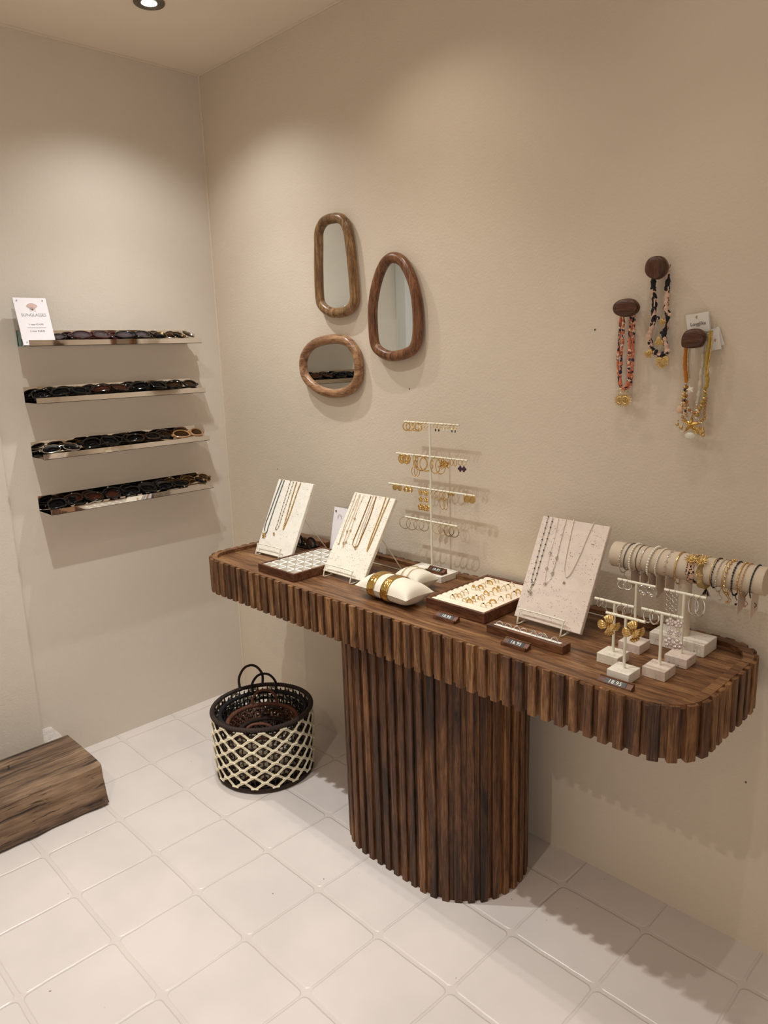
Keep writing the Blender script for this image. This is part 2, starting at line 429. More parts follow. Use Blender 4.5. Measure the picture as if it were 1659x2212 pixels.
# small chips and pin holes in the plaster
k = MB()
for (q, ax, v) in [((884, 840), 1, -.0011), ((1285, 712), 1, -.0011), ((600, 1013), 1, -.0011), ((1611, 1690), 1, -.0011)]:
    p = hit(q[0], q[1], ax, v); k.sph(p, (.0022, .001, .0026), 6, 4)
tag(k.build('plaster_chips', M_ink), 'tiny dark pin holes and chips dotted over the beige back wall', 'chip')['kind'] = 'stuff'

# ------------------------------------------------------------------ downlights
lampn = 0
for (x, y, pw, pn, colr) in LAMPS:
    seen = lampn == 0; lampn += 1
    where = {8: 'added right of the one above the middle of the room', 7: 'added as fill, left of the furthest one', 1: 'above the sunglasses shelves, the only one seen', 2: 'over the middle of the console', 3: 'over the right part of the console',
             4: 'above the basket, further from the back wall', 5: 'above the middle of the room', 6: 'in the middle of the rear row'}[lampn]
    t = thing('downlight', 'round nickel recessed ceiling downlight ' + where, 'ceiling light', (x, y, CEIL), group='recessed ceiling downlights')
    MB().lathe([(.030, 0), (.046, 0), (.046, -.004), (.044, -.006), (.036, -.007), (.031, -.004)], (0,0,0), 32).build('trim_ring', M_nickel, t, world=False)
    MB().lathe([(.0305, -.001), (.0305, -.003), (.020, -.0045), (.001, -.005)], (0,0,0), 28).build('lamp_lens', M_bulb, t, world=False)
    for (e_, cone, bl) in ((pw, 126, .9), (pn, 80, 1.0)):
        if not e_: continue
        sp = bpy.data.lights.new('spot', 'SPOT'); sp.energy = e_; sp.color = colr; sp.spot_size = math.radians(cone); sp.spot_blend = bl
        sp.shadow_soft_size = .011
        so = bpy.data.objects.new('downlight_beam', sp); C.objects.link(so); so.parent = t; so.location = (0, 0, -.03)

# ------------------------------------------------------------------ console table
TX0, TX1, TY0, TY1 = .449, 2.180, -.437, -.003
ZR, ZT, ZA = .787, .775, .668
table = thing('console_table', 'long dark wooden console table with fluted apron and pedestal', 'table', ((TX0+TX1)/2, (TY0+TY1)/2, 0))
def battens(mb, poly, pitch, wid, dep, z0, z1, phase=0):
    for (p, n) in resample(poly, pitch):
        mb.tone = random.uniform(0, 1); t = Vector((-n.y, n.x, 0)); c = .0022
        w = wid/2*random.uniform(.94, 1.06); dd = dep*random.uniform(.92, 1.06)
        pr = [p-t*w-n*.004, p+t*w-n*.004, p+t*w+n*(dd-c), p+t*(w-c)+n*dd, p-t*(w-c)+n*dd, p-t*w+n*(dd-c)]
        zt_ = z1 + random.uniform(-.0008, .0002)
        mb.extr([q+Vector((0, 0, z0)) for q in pr], (0, 0, zt_-z0))
def strip(mb, poly, pitch, z0, z1):
    R_ = resample(poly, pitch); n = len(R_)
    for i in range(n):
        a = R_[i][0]; b = R_[(i+1) % n][0]; mb.tone = random.uniform(.1, .9)
        mb.add([(a.x, a.y, z0), (b.x, b.y, z0), (b.x, b.y, z1), (a.x, a.y, z1)], [(0, 1, 2, 3)])
D = .010
core = rrect(TX0+D, TX1-D, TY0+D, TY1-D+.001, .095, 10)
m = MB(); strip(m, core, .0118, ZA+.004, ZR-.0100)
m.tone = .5; m.add([(x, y, ZA+.004) for x, y in core], [tuple(range(len(core)))])
bat = [p for p in core]
battens(m, bat, .0345, .0215, D, ZA, ZR-.0006)
m.build('apron', M_batten, table, smooth=30)
inner = rrect(TX0+D+.020, TX1-D-.020, TY0+D+.016, TY1-.032, .078, 10)
m = MB(); n = len(core)
o1 = [(x, y, ZR) for x, y in core]; i1 = [(x, y, ZR) for x, y in inner]; i2 = [(x, y, ZT-.0005) for x, y in inner]; o2 = [(x, y, ZR-.010) for x, y in core]
m.add(o1+i1+i2+o2, [(i, (i+1) % n, (i+1) % n+n, i+n) for i in range(n)] + [(i+n, (i+1) % n+n, (i+1) % n+2*n, i+2*n) for i in range(n)] + [(i, (i+1) % n, (i+1) % n+3*n, i+3*n) for i in range(n)])
m.build('rim', M_top, table, smooth=30)
MB().extr([(x, y, ZT-.02) for x, y in rrect(TX0+D+.016, TX1-D-.016, TY0+D+.012, TY1-.028, .08, 10)], (0, 0, .02)).build('tabletop', M_top, table, smooth=30)
ped = rrect(1.056+.010, 1.646-.010, -.417+.010, -.037-.010, .179, 16)
m = MB(); strip(m, ped, .0132, 0.0, ZA+.006)
battens(m, ped, .0338, .0200, .010, 0.0, ZA+.005)
m.build('pedestal', M_ped, table, smooth=30)

# ------------------------------------------------------------------ old beam
t = thing('wooden_beam', 'weathered old timber beam lying on the white floor at the left wall', 'beam', (.27, -1.3, 0))
def beam_pt(u, v):
    y = -.833 - 1.0*v; a = u*4
    prof = [(.120, .006), (.114, .135), (.118, .141), (.385, .142), (.402, .136), (.408, .075), (.425, .008), (.120, .006)]
    i = min(int(u*7), 6); f = u*7-i; x = prof[i][0]*(1-f)+prof[i+1][0]*f; z = prof[i][1]*(1-f)+prof[i+1][1]*f
    w = .0035*math.sin(v*23+i*1.3)+.002*math.sin(v*61+i)
    if 2 < u*7 < 6.9: x += w; z += w*.4
    return (x, y, max(z, .006))
m = MB(); m.grid(beam_pt, 28, 60); e = [beam_pt(i/28, 0) for i in range(28)]
m.add(e, [tuple(range(28))]); e = [beam_pt(i/28, 1) for i in range(28)]; m.add(e, [tuple(range(28))])
m.build('timber', M_beam, t, smooth=35)
kp = MB()
for a in (0,): kp.extr([hit(5+x*1.0, 1656+y*1.0, 2, .1415) for x, y in [(10,0),(18,-3),(25,-7),(26,0),(34,1),(25,5),(22,9),(16,5),(10,9),(13,3)]], (0,0,.0012))
kp.build('knot_hole', M_black, t, 'dark star shaped hole in the beam top')
MB().box(.135, .405, -1.83, -.845, 0, .0075).build('under_strip', M_strip, t)  # black strip filling the gap under the beam
pc = [(88, 1578), (96, 1574), (111, 1570), (118, 1576), (124, 1580), (134, 1590), (120, 1604), (96, 1606), (90, 1592)]
tag(MB().extr([hit(x, y, 0, .0005) for x, y in pc], (.002, 0, 0)).build('plaster_patch', M_plaster_raw), 'bare white chipped plaster patch low on the left wall behind the timber beam', 'plaster patch')

# ------------------------------------------------------------------ mirrors
def mirror(px, mat, label, depth, wr):
    'px: inner edge of the frame tube in the photograph, on the plane of the frame face'
    P = [hit(x, y, 1, -depth*.6) for x, y in px]
    t = thing('wall_mirror', label, 'mirror', (sum(p.x for p in P)/len(P), 0, sum(p.z for p in P)/len(P)))
    L = crv(P, 6, True); L = [Vector((p.x, -depth*.5, p.z)) for p in L]
    MB().tube(L, wr, 14, closed=True, sy=1.0).build('frame', mat, t, smooth=60)
    n = len(L); MB().extr([(p.x, -depth*.52, p.z) for p in L], (0, .006, 0)).build('mirror_glass', M_mirror, t, smooth=0)
z = zz(600, 420, .2411)
mirror([z(*q) for q in [(362, 460), (365, 330), (410, 245), (480, 215), (560, 218), (612, 290), (640, 440), (660, 620), (680, 850), (680, 950), (640, 1025), (560, 1058), (470, 1055), (400, 1005), (372, 930), (362, 700)]],
       M_mir1, 'tall narrow organic mirror in light brown wooden frame, upper left of three', .034, .0165)
mirror([z(*q) for q in [(1030, 565), (1110, 600), (1180, 720), (1225, 870), (1245, 1050), (1245, 1250), (1215, 1370), (1140, 1425), (1020, 1450), (930, 1420), (868, 1350), (848, 1200), (845, 1020), (868, 850), (910, 700), (965, 600)]],
       M_mir2, 'egg shaped mirror with pointed top in a reddish wooden frame, right of the three', .042, .0165)
mirror([z(*q) for q in [(460, 1300), (560, 1300), (640, 1335), (700, 1430), (722, 1560), (705, 1670), (640, 1750), (520, 1785), (400, 1765), (300, 1700), (240, 1620), (225, 1500), (260, 1400), (340, 1330)]],
       M_mir3, 'small squat oval mirror in a pale wooden frame, lowest of the three', .034, .0160)

# ------------------------------------------------------------------ shelves
SY0, SY1, SD = -.787, -.147, .110
SZ = [1.512, 1.324, 1.136, .944]
ordn = ['topmost', 'second from the top', 'third from the top', 'lowest']
for i, z0 in enumerate(SZ):
    t = thing('display_shelf', 'mirror polished steel ledge shelf for sunglasses on the left wall, ' + ordn[i], 'shelf', (0, (SY0+SY1)/2, z0), group='steel sunglasses shelves')
    th = .0015
    m = MB(); m.box(.0005, th+.0005, SY0, SY1, z0, z0+.054).box(.0005, SD, SY0, SY1, z0, z0+th).box(SD-th, SD, SY0, SY1, z0, z0+.019)
    m.build('ledge', M_chrome, t, smooth=0)
def sunglasses(loc, rot, fmat, lmat, label, shape='oval', w=.142, wire=False, group=None, name='sunglasses', cat='sunglasses', gl=.0018):
    'lying lens up, folded temples underneath; x across, y down the lens'
    t = thing(name, label, cat, loc, rot, group)
    hw = w/2; lw = .029 if shape != 'round' else .025; lh = {'oval': .019, 'cat': .021, 'round': .022, 'square': .021, 'shield': .022}[shape]
    r = .0012 if wire else .0033
    fr = MB(); outs = []
    for s in (-1, 1):
        pts = []
        for k in range(28):
            a = 2*PI*k/28; e = {'square': .6, 'shield': .7}.get(shape, .9)
            x = lw*math.copysign(abs(math.cos(a))**e, math.cos(a)); y = lh*math.copysign(abs(math.sin(a))**e, math.sin(a))
            if shape == 'cat': y += .006*(x*s/lw)
            X = s*(hw-lw-.005)+x; zc = .012 - .5*(X/hw)**2*.022
            pts.append((X, y, zc))
        fr.tube(pts, r, 7, closed=True, sy=1.2); outs.append(pts)
    fr.tube([(-.009, .003, .012), (0, .007, .0135), (.009, .003, .012)], r*1.1, 7)
    for s in (-1, 1): fr.box(s*hw-.004, s*hw+.004, .002, .009, -.002, .004)
    fr.build('frame_front', fmat, t, world=False)
    for pts in outs:
        n = len(pts); c = Vector([sum(p[i] for p in pts)/n for i in range(3)]) + Vector((0, 0, .0016))
        MB().add
        m = MB(); top = [Vector(p) for p in pts]; m.add(top+[c], [(i, (i+1) % n, n) for i in range(n)])
        m.build('lens', lmat, t, world=False, smooth=80, solid=.0016)
    for s in (-1, 1):
        m = MB(); rr = .0011 if wire else .0021
        m.tube(crv([(s*hw, .006, 0), (s*hw*.6, .004, -.005-.003*(s > 0)), (0, .002, -.007-.003*(s > 0)), (-s*hw*.5, -.001, -.0065-.003*(s > 0)), (-s*hw*.86, -.012, -.006)], 4), rr, 6, sy=1.6)
        m.build('temple', fmat, t, world=False)
    return t
GL = [
 # shelf, y, x, yaw jitter, lift, frame, lens, shape, wire, words
 (0, -.640, .052, 4, 0, M_black, M_lens_gr, 'oval', False, 'thin black framed sunglasses half behind the price sign'),
 (0, -.560, .070, -6, .012, M_redfr, M_lens_gr, 'cat', False, 'burgundy cat eye sunglasses with mauve lenses'),
 (0, -.490, .045, 5, .004, M_redfr, M_lens_red, 'oval', False, 'dark red sunglasses with rosy lenses'),
 (0, -.400, .064, -4, .010, M_black, M_lens_gr, 'cat', False, 'black cat eye sunglasses with grey lenses'),
 (0, -.330, .046, 6, .014, M_tort, M_lens_gr, 'oval', False, 'brown framed sunglasses with grey lenses'),
 (0, -.262, .070, -3, .004, M_wire, M_lens_dk, 'round', True, 'gold wire sunglasses with dark round lenses'),
 (0, -.205, .048, 5, .012, M_silver, M_lens_br, 'round', True, 'silver wire sunglasses with brown lenses at the corner end'),
 (1, -.715, .050, 0, .002, M_black, M_lens_dk, 'shield', False, 'wide black shield sunglasses at the outer end'),
 (1, -.655, .070, -5, .010, M_black, M_lens_dk, 'oval', False, 'black oval sunglasses next to the outer end'),
 (1, -.580, .048, 6, .006, M_black, M_lens_br, 'cat', False, 'black cat eye sunglasses with amber brown lenses'),
 (1, -.510, .068, -4, .014, M_tort, M_lens_red, 'oval', False, 'tortoise sunglasses with reddish lenses'),
 (1, -.430, .050, 5, .008, M_black, M_lens_dk, 'oval', False, 'black oval sunglasses in the middle'),
 (1, -.360, .068, -4, .016, M_black, M_lens_dk, 'square', False, 'chunky shiny black square sunglasses'),
 (1, -.290, .048, 4, .006, M_black, M_lens_dk, 'cat', False, 'black cat eye sunglasses right of the square pair'),
 (1, -.222, .062, -3, .012, M_black, M_lens_br, 'cat', False, 'black cat eye sunglasses with olive lenses at the corner end'),
 (2, -.710, .068, -3, .004, M_silver, M_lens_dk, 'oval', True, 'silver wire sunglasses with black lenses at the outer end'),
 (2, -.655, .045, 5, .006, M_wire, M_lens_dk, 'oval', True, 'gold wire sunglasses with black lenses behind the silver pair'),
 (2, -.565, .060, -2, .012, M_black, M_lens_dk, 'shield', False, 'large black shield sunglasses left of the middle'),
 (2, -.480, .050, 4, .010, M_black, M_lens_dk, 'oval', False, 'black oval sunglasses in the middle'),
 (2, -.400, .064, -4, .014, M_tort, M_lens_dk, 'cat', False, 'dark tortoise cat eye sunglasses with black lenses'),
 (2, -.330, .046, 5, .008, M_black, M_lens_br, 'oval', False, 'black oval sunglasses with brown lenses'),
 (2, -.270, .040, -4, .018, M_tort, M_lens_br, 'cat', False, 'brown tortoise sunglasses at the back of the shelf'),
 (2, -.215, .070, 3, .008, M_tan, M_lens_br, 'cat', False, 'tan framed sunglasses with brown lenses at the corner end'),
 (3, -.712, .060, 0, .002, M_black, M_lens_dk, 'shield', False, 'wide black wraparound sunglasses at the outer end'),
 (3, -.650, .045, 4, .014, M_tort, M_lens_red, 'square', False, 'brown square sunglasses behind the wraparound pair'),
 (3, -.580, .066, -5, .010, M_black, M_lens_red, 'cat', False, 'black cat eye sunglasses with reddish lenses'),
 (3, -.510, .046, 5, .020, M_black, M_lens_dk, 'oval', False, 'black oval sunglasses left of the middle'),
 (3, -.440, .068, -3, .008, M_black, M_lens_dk, 'square', False, 'black square sunglasses in the middle'),
 (3, -.370, .048, 4, .016, M_black, M_lens_gr, 'cat', False, 'black cat eye sunglasses with greyish lenses'),
 (3, -.305, .072, -4, .006, M_black, M_lens_dk, 'oval', False, 'black oval sunglasses right of the middle'),
 (3, -.262, .040, 4, .022, M_wire, M_lens_br, 'round', True, 'gold wire sunglasses with brown round lenses at the back'),
 (3, -.225, .078, -4, .010, M_wire, M_lens_dk, 'round', True, 'gold wire sunglasses with dark round lenses at the front'),
 (3, -.190, .055, 3, .018, M_wire, M_lens_br, 'round', True, 'gold wire sunglasses with brown round lenses at the corner end'),
]
for (si, y, x, jw, lift, fm, lm, sh, wire, words) in GL:
    tilt = math.radians(random.uniform(26, 36))
    lo = min(.023, .003)
    sunglasses((x, y, SZ[si]+.0215+lift*.55), Euler((tilt, 0, math.radians(90+jw)), 'XYZ').to_quaternion().to_euler(), fm, lm,
               words + ', ' + ['topmost', 'second', 'third', 'lowest'][si] + ' steel shelf', sh, .136, wire, 'sunglasses on the ' + ['topmost', 'second', 'third', 'lowest'][si] + ' shelf')
# price sign
t = thing('price_sign', 'white acrylic price sign with scallop shell on the topmost steel shelf', 'sign', (.09, -.743, SZ[0]+.002))
A = Vector((.088, -.797, SZ[0]+.0020)); Bv = Vector((0, .106, 0)); U = Vector((-.048, 0, .156)); Nn = Bv.cross(U).normalized()
MB().obox(A-Nn*.0090, Bv, U, Nn*.0088).build('acrylic_block', M_clear, t, smooth=0)
MB().obox(A-Nn*.0002+U*.012, Bv, U*.988, Nn*.0008).build('printed_sheet', M_sign, t, smooth=0)
un = U.normalized(); bn = Bv.normalized()
def sp_(u, v): return A + Bv*u + U*v + Nn*.0009
text('SUNGLASSES', .0142, M_ink, sp_(.52, .635), bn, un, t, 'sign_title', .0001, off=-.0002, scx=1.0)
text('1 voor \u20ac14,95', .0082, M_ink, sp_(.52, .44), bn, un, t, 'price_line', .0001)
text('2 voor \u20ac24,95', .0082, M_ink, sp_(.52, .30), bn, un, t, 'price_line', .0001)
MB().obox(sp_(.24, .370), Bv*.56, U*.004, Nn*.0001).build('rule_line', M_ink, t, smooth=0)
sh = MB(); c0 = sp_(.52, .73)
fan = [c0]
for i in range(13):
    a = math.radians(-62+124*i/12); R_ = .0195*(1+.03*(i % 2)); fan.append(c0 + bn*(R_*math.sin(a)*1.02) + un*(R_*math.cos(a)*.95+.006))
sh.add(fan, [(0, i, i+1) for i in range(1, 13)])
so = sh.build('shell_emblem', simple('shell_print', (226, 192, 180), .5), t, 'pinkish scallop shell drawing', smooth=0, solid=.0002)
ln = MB()
for i in range(13): ln.tube([c0+Nn*.0002, fan[i+1]+Nn*.0002], .00022, 4)
ln.tube([p+Nn*.0002 for p in fan[1:]], .0003, 4)
for s in (-1, 1): ln.tube([c0+Nn*.0002+bn*s*.002, c0+bn*s*.009-un*.003, c0+bn*s*.008+un*.006], .0003, 4)
ln.build('shell_ribs', simple('shell_lines', (120, 70, 62), .6), so, smooth=0)
for u, v in ((.1, .94), (.88, .94), (.12, .07)):
    q = sp_(u, v); MB().tube([q-Nn*.001, q+Nn*.0012], .0026, 12).build('screw_cap', M_clear, t)
lb = thing('small_cuboid', 'small teal carton at the outer end of the topmost shelf', 'box', (.03, -.78, SZ[0]+.002))  # teal cuboid with a pale panel and dark bars
MB().box(.006, .030, -.784, -.752, SZ[0]+.002, SZ[0]+.050).build('cuboid', M_teal, lb, smooth=0)
q = MB().box(.0301, .0305, -.782, -.757, SZ[0]+.010, SZ[0]+.036).build('cuboid_panel', M_blush, lb, smooth=0)
m = MB()
for i, w in enumerate((.0012, .0006, .0012)): m.box(.0305, .0308, -.780+i*.0025, -.780+i*.0025+w, SZ[0]+.014, SZ[0]+.030)
m.build('panel_bars', M_ink, q, smooth=0)

# ------------------------------------------------------------------ slabs on easels with necklaces
def slab_set(x, y, zb, w, h, lean, yaw, mat, which):
    ux = Vector((math.cos(yaw), math.sin(yaw), 0)); nb = Vector((-math.sin(yaw), math.cos(yaw), 0))
    up = nb*math.sin(lean)+Vector((0, 0, math.cos(lean))); b = Vector((x, y, zb)); nf = ux.cross(up)     # nf points to the viewer
    e = thing('easel_stand', 'cream wire easel holding the ' + which, 'easel', (b+ux*w/2).to_tuple()[:2]+(ZT,), group='cream wire easels on the console')
    th = .012
    s = MB(); s.obox(b-nf*th, ux*w, nf*th, up*h)
    so = s.build('stone_slab', mat, None, smooth=0, bevel=.0012, seg=1)
    tag(so, 'upright travertine slab hung with necklaces, ' + which, 'display slab', 'travertine slabs on wire easels')
    r = .0019; z = ZT+r
    a0, a1 = w*.115, w*.775
    def g(u, f, zz_): return Vector((b.x, b.y, 0)) + ux*u - nb*f + Vector((0, 0, zz_))     # f: towards the viewer
    fr = .016
    lp = [g(a0, -.02, z), g(a0, fr-.006, z), g(a0, fr, z+.006), g(a0, fr-.010, .034+ZT), g(a0+.006, fr-.012, .040+ZT), g(a1-.006, fr-.012, .040+ZT), g(a1, fr-.010, .034+ZT), g(a1, fr, z+.006), g(a1, fr-.006, z), g(a1, -.02, z)]
    MB().tube(crv(lp, 3), r, 8).build('front_lip', M_cream, e)
    bk = h*.62; off = th+.003
    m = MB()
    for a in (a0, a1):
        m.tube([g(a, -.0, z), b+ux*a-nf*off+up*0+Vector((0, 0, -.004)), b+ux*a-nf*off+up*bk], r, 8)
    m.tube([b+ux*a0-nf*off+up*bk, b+ux*a1-nf*off+up*bk], r, 8)
    m.build('back_frame', M_cream, e)
    yb = -(y) - .040; yb = min(yb, .19)
    m = MB()
    for a in (a0, a1+w*.12): m.tube([b+ux*(a if a < w*.5 else a1)-nf*off+up*bk*.98, g(a, -yb, z)], r, 8)
    m.tube([g(a0, -yb, z), g(a1+w*.12, -yb, z)], r, 8)
    m.build('rear_leg_frame', M_cream, e)
    return lambda px, py, lift=.0022: hitp(px, py, b+nf*lift, nf)
S1 = slab_set(.5514, -.2641, .782, .1845, .272, .4751, .056, M_trav_smooth, 'leftmost one, nearest the corner')
S2 = slab_set(.9345, -.2746, .790, .1847, .273, .5775, .008, M_trav, 'middle one, beside the gold cuffs')
S3 = slab_set(1.6271, -.2165, .790, .1923, .271, .4729, -.015, M_trav_pink, 'rightmost and pinkest one, with silver necklaces')
def necklace(label, pts, r, mat, pend=None, beads=None, n=6):
    P = crv(pts, 5); t = thing('necklace', label, 'necklace', P[0], group='necklaces on the stone slabs')
    m = MB(); m.tube(P, r, n); m.build('chain', mat, t)
    if beads:
        st, br, bm = beads; m = MB()
        for q in along(P, st): m.sph(q, br, 8, 5)
        m.build('chain_beads', bm, t)
    if pend: pend(t)
    return t
def star(m, c, R_, ax, up_, th=.0012, k=5, inner=.42):
    c = Vector(c); ax = Vector(ax).normalized(); up_ = Vector(up_).normalized(); n = ax.cross(up_); P = []
    for i in range(2*k):
        a = PI*i/k; rr = R_ if i % 2 == 0 else R_*inner; P.append(c+ax*(rr*math.sin(a))+up_*(rr*math.cos(a)))
    nn = len(P); m.add(P+[c+n*th*2, c-n*th], [(i, (i+1) % nn, nn) for i in range(nn)]+[((i+1) % nn, i, nn+1) for i in range(nn)])
X_ = Vector((1, 0, 0)); UPS = Vector((0, .45, .9))
z = zz(530, 1020, 190/1659)
def s1(*q): return [S1(*z(*p)) for p in q]
def pend_cluster(c, mat=M_gold_rough, R_=.010, name='pendant'):
    def f(t):
        m = MB()
        for i in range(7): star(m, Vector(c)+Vector((random.uniform(-.4,.4)*R_, -.0015, random.uniform(-.6,.6)*R_)), R_*random.uniform(.5, .9), X_, UPS)
        m.build(name, mat, t)
    return f
necklace('dark beaded necklace with a gold star cluster, leftmost on the left slab', s1((690,140),(560,480),(460,760),(385,960),(355,1120),(400,1130),(440,1000),(560,640),(735,150)), .0013, M_bead_teal, pend_cluster(S1(*z(350,1190)), R_=.013), (.0036, .0017, M_bead_teal))
necklace('fine gold station necklace with small drop pendant, left slab', s1((855,160),(760,460),(680,720),(600,980),(560,1080),(620,1040),(700,800),(800,510),(910,175)), .0006, M_gold, pend_cluster(S1(*z(545,1160)), R_=.006), (.0135, .0016, M_bead_dk))
necklace('chunky gold link necklace, rightmost on the left slab', s1((965,190),(900,400),(830,640),(770,860),(710,1080),(780,930),(860,720),(960,420),(1045,195)), .0012, M_gold, None, (.0052, .0022, M_gold_rough))
z = zz(690, 1050, 210/1659)
def s2(*q): return [S2(*z(*p)) for p in q]
def pend_star(c, mat, R_=.006):
    def f(t):
        m = MB(); star(m, c, R_, X_, UPS); m.build('pendant', mat, t)
    return f
necklace('thin gold chain with a tiny star, leftmost on the middle slab', s2((630,125),(540,380),(440,640),(345,930),(330,970),(350,930),(470,640),(590,360),(690,130)), .0006, M_gold, pend_star(S2(*z(328,975)), M_gold_rough), (.006, .0009, M_gold))
def rings_on(S, z, pts, mat, R_=.0034):
    def f(t):
        for p in pts:
            m = MB(); m.ring(S(*z(*p)), R_, .0007, nrm=(0, -.87, .5), k=14, n=6); m.build('circle_link', mat, t)
    return f
necklace('fine gold chain with open circles on the middle slab', s2((700,140),(610,420),(500,700),(415,960),(400,1045),(435,980),(530,760),(640,430),(765,145)), .0006, M_gold, rings_on(S2, z, [(600,555),(472,775),(530,760),(408,975),(452,960)], M_gold))
necklace('smooth gold snake chain with rounded end on the middle slab', s2((880,170),(760,480),(640,780),(575,940),(570,1010),(610,1038),(660,1000),(720,860),(860,520),(965,180)), .0014, M_gold)
necklace('very thin gold chain hanging inside the snake chain on the middle slab', s2((920,165),(810,470),(700,760),(615,1010),(610,1070),(650,1030),(760,700),(860,420),(975,175)), .0006, M_gold, pend_star(S2(*z(608,1068)), M_gold, .004))
necklace('twisted gold rope necklace, rightmost on the middle slab', s2((1130,200),(1040,460),(940,720),(850,960),(810,1105),(880,960),(980,720),(1090,450),(1195,205)), .0013, M_gold, None, (.0030, .0018, M_gold_rough))
z = zz(1100, 1100, 240/1659)
def s3(*q): return [S3(*z(*p)) for p in q]
def pend_ball(t):
    m = MB(); m.ring(S3(*z(350,1095)), .0045, .0012, (0,-.9,.4), 14, 6); m.tube([S3(*z(335,1130)), S3(*z(322,1180))], .0015, 6)
    m.sph(S3(*z(315,1215))+Vector((0,-.004,0)), .0055, 14, 9); m.build('pendant', M_silver, t, 'silver ball pendant')
necklace('silver station necklace with ball pendant, leftmost on right slab', s3((585,110),(515,360),(430,680),(375,890),(335,1060),(350,1130),(390,1040),(430,900),(520,590),(590,360),(655,125)), .0007, M_silver, pend_ball, (.0155, .0018, M_bead_dk))
necklace('silver chain with open circles on the right slab', s3((740,135),(690,360),(610,650),(560,880),(530,1080),(545,1110),(600,1050),(650,950),(710,730),(780,440),(855,150)), .0006, M_silver, rings_on(S3, z, [(610,655),(710,730),(558,887),(643,960),(530,1115)], M_silver, .0037))
necklace('small pearl strand with a silver star, rightmost on the right slab', s3((965,160),(910,400),(860,640),(820,880),(835,990),(870,1005),(930,930),(1050,690),(1170,400),(1265,200)), .0010, M_pearl, pend_star(S3(*z(815,1095)), M_silver, .0055), (.0026, .00135, M_pearl))
# glasses resting on a wood offcut behind the left slab
t = thing('wood_offcut', 'rough brown wood block behind the left slab, under the black reading glasses', 'wood block', (.61, -.06, ZT))
m = MB(); m.extr([(.515, -.075, ZT+.0005), (.702, -.070, ZT+.0005), (.706, -.062, ZT+.0005), (.695, -.032, ZT+.0005), (.520, -.030, ZT+.0005)], (0, 0, .0245)); m.build('block', M_mir2, t, bevel=.003)
t = thing('reading_glasses', 'black rimmed reading glasses standing upside down behind the left slab', 'glasses', (.622, -.100, ZT))
fr = MB()
for s in (-1, 1):
    P = []
    for k in range(17):
        a = PI*k/16; P.append(Vector((.622+s*.036+.029*math.cos(a), -.096, ZT+.005+.036*math.sin(a)**.85)))
    fr.tube(P, .0018, 7); 
    ce = Vector((.622+s*.036, -.096, ZT+.006)); n = len(P)
    m = MB(); m.add(P+[ce], [(i, i+1, n) for i in range(n-1)]); m.build('lens', M_clear, t, solid=.0015)
fr.tube([(.552, -.096, ZT+.005), (.622, -.098, ZT+.004), (.692, -.096, ZT+.005)], .0038, 8); fr.box(.688, .697, -.104, -.094, ZT+.001, ZT+.018); fr.box(.547, .556, -.104, -.094, ZT+.001, ZT+.018)
fr.build('frame_front', M_black, t)
for s in (-1, 1):
    MB().tube(crv([(.622+s*.070, -.100, ZT+.004), (.622+s*.03, -.108, ZT+.0035), (.622-s*.04, -.112-.005*s, ZT+.0035), (.622-s*.062, -.114, ZT+.0035)], 4), .003, 6).build('temple', M_black, t)
# second sign behind the middle slab
t = thing('price_sign', 'white acrylic card sign half hidden behind the middle stone slab', 'sign', (.83, -.075, ZT))
MB().obox((.757, -.1, ZT+.0005), (.15, 0, 0), (0, .009, 0), (.0, .035, .165)).build('acrylic_block', M_clear, t, smooth=0)
MB().obox((.760, -.1012, ZT+.003), (.147, 0, 0), (0, .0006, 0), (.0, .035, .160)).build('printed_sheet', M_sign, t, smooth=0)
MB().tube([(.772, -.0725, ZT+.150), (.772, -.0665, ZT+.150)], .0028, 10).build('screw_cap', M_nickel, t)
m = MB(); m.ring((.795, -.0745, ZT+.130), .010, .0006, (0, 1, 0), 18, 4); m.build('emblem', M_ink, t)

# ------------------------------------------------------------------ trays
def tray(x0, x1, y0, y1, z1, wall, label, mat=M_walnut):
    t = thing('display_tray', label, 'tray', ((x0+x1)/2, (y0+y1)/2, ZT))
    m = MB(); z0 = ZT+.0004
    m.box(x0, x1, y0, y0+wall, z0, z1).box(x0, x1, y1-wall, y1, z0, z1).box(x0, x0+wall, y0+wall, y1-wall, z0, z1).box(x1-wall, x1, y0+wall, y1-wall, z0, z1).box(x0+wall, x1-wall, y0+wall, y1-wall, z0, z0+.004)
    m.build('wooden_frame', mat, t, smooth=0, bevel=.001, seg=1); return t
t = tray(.743, .930, -.388, -.117, .802, .008, 'walnut tray with an empty white compartment grid, between the left and middle slabs')
m = MB(); X0, X1, Y0, Y1 = .751, .922, -.380, -.125; za, zb = ZT+.0045, .7985
for i in range(5): x = X0+(X1-X0-.003)*i/4; m.box(x-.001, x+.0038, Y0, Y1, za, zb)
for j in range(8): y = Y0+(Y1-Y0-.003)*j/7; m.box(X0, X1, y-.001, y+.0038, za, zb)
m.build('compartment_grid', M_white, t, smooth=0); MB().box(X0, X1, Y0, Y1, za-.0002, za+.001).build('cell_floor', simple('shaded_taupe', (176, 154, 132), .9), t, smooth=0)  # shade of the cells is put into the darker floor colour
rt = tray(1.385, 1.585, -.286, -.014, .804, .008, 'walnut tray with cream padding holding rows of gold rings')
m = MB(); nsl = 11
def pad(u, v):
    x = 1.393+u*.184; y = -.278+v*.256; fr_ = (v*nsl) % 1.0
    return (x, y, .7985+.0028*math.sin(PI*fr_)**.5 if 0 < fr_ < 1 else .7985)
m.grid(pad, 4, nsl*8); m.box(1.393, 1.577, -.278, -.022, ZT+.0045, .797); m.build('ring_pad', M_velvet, rt, smooth=60)
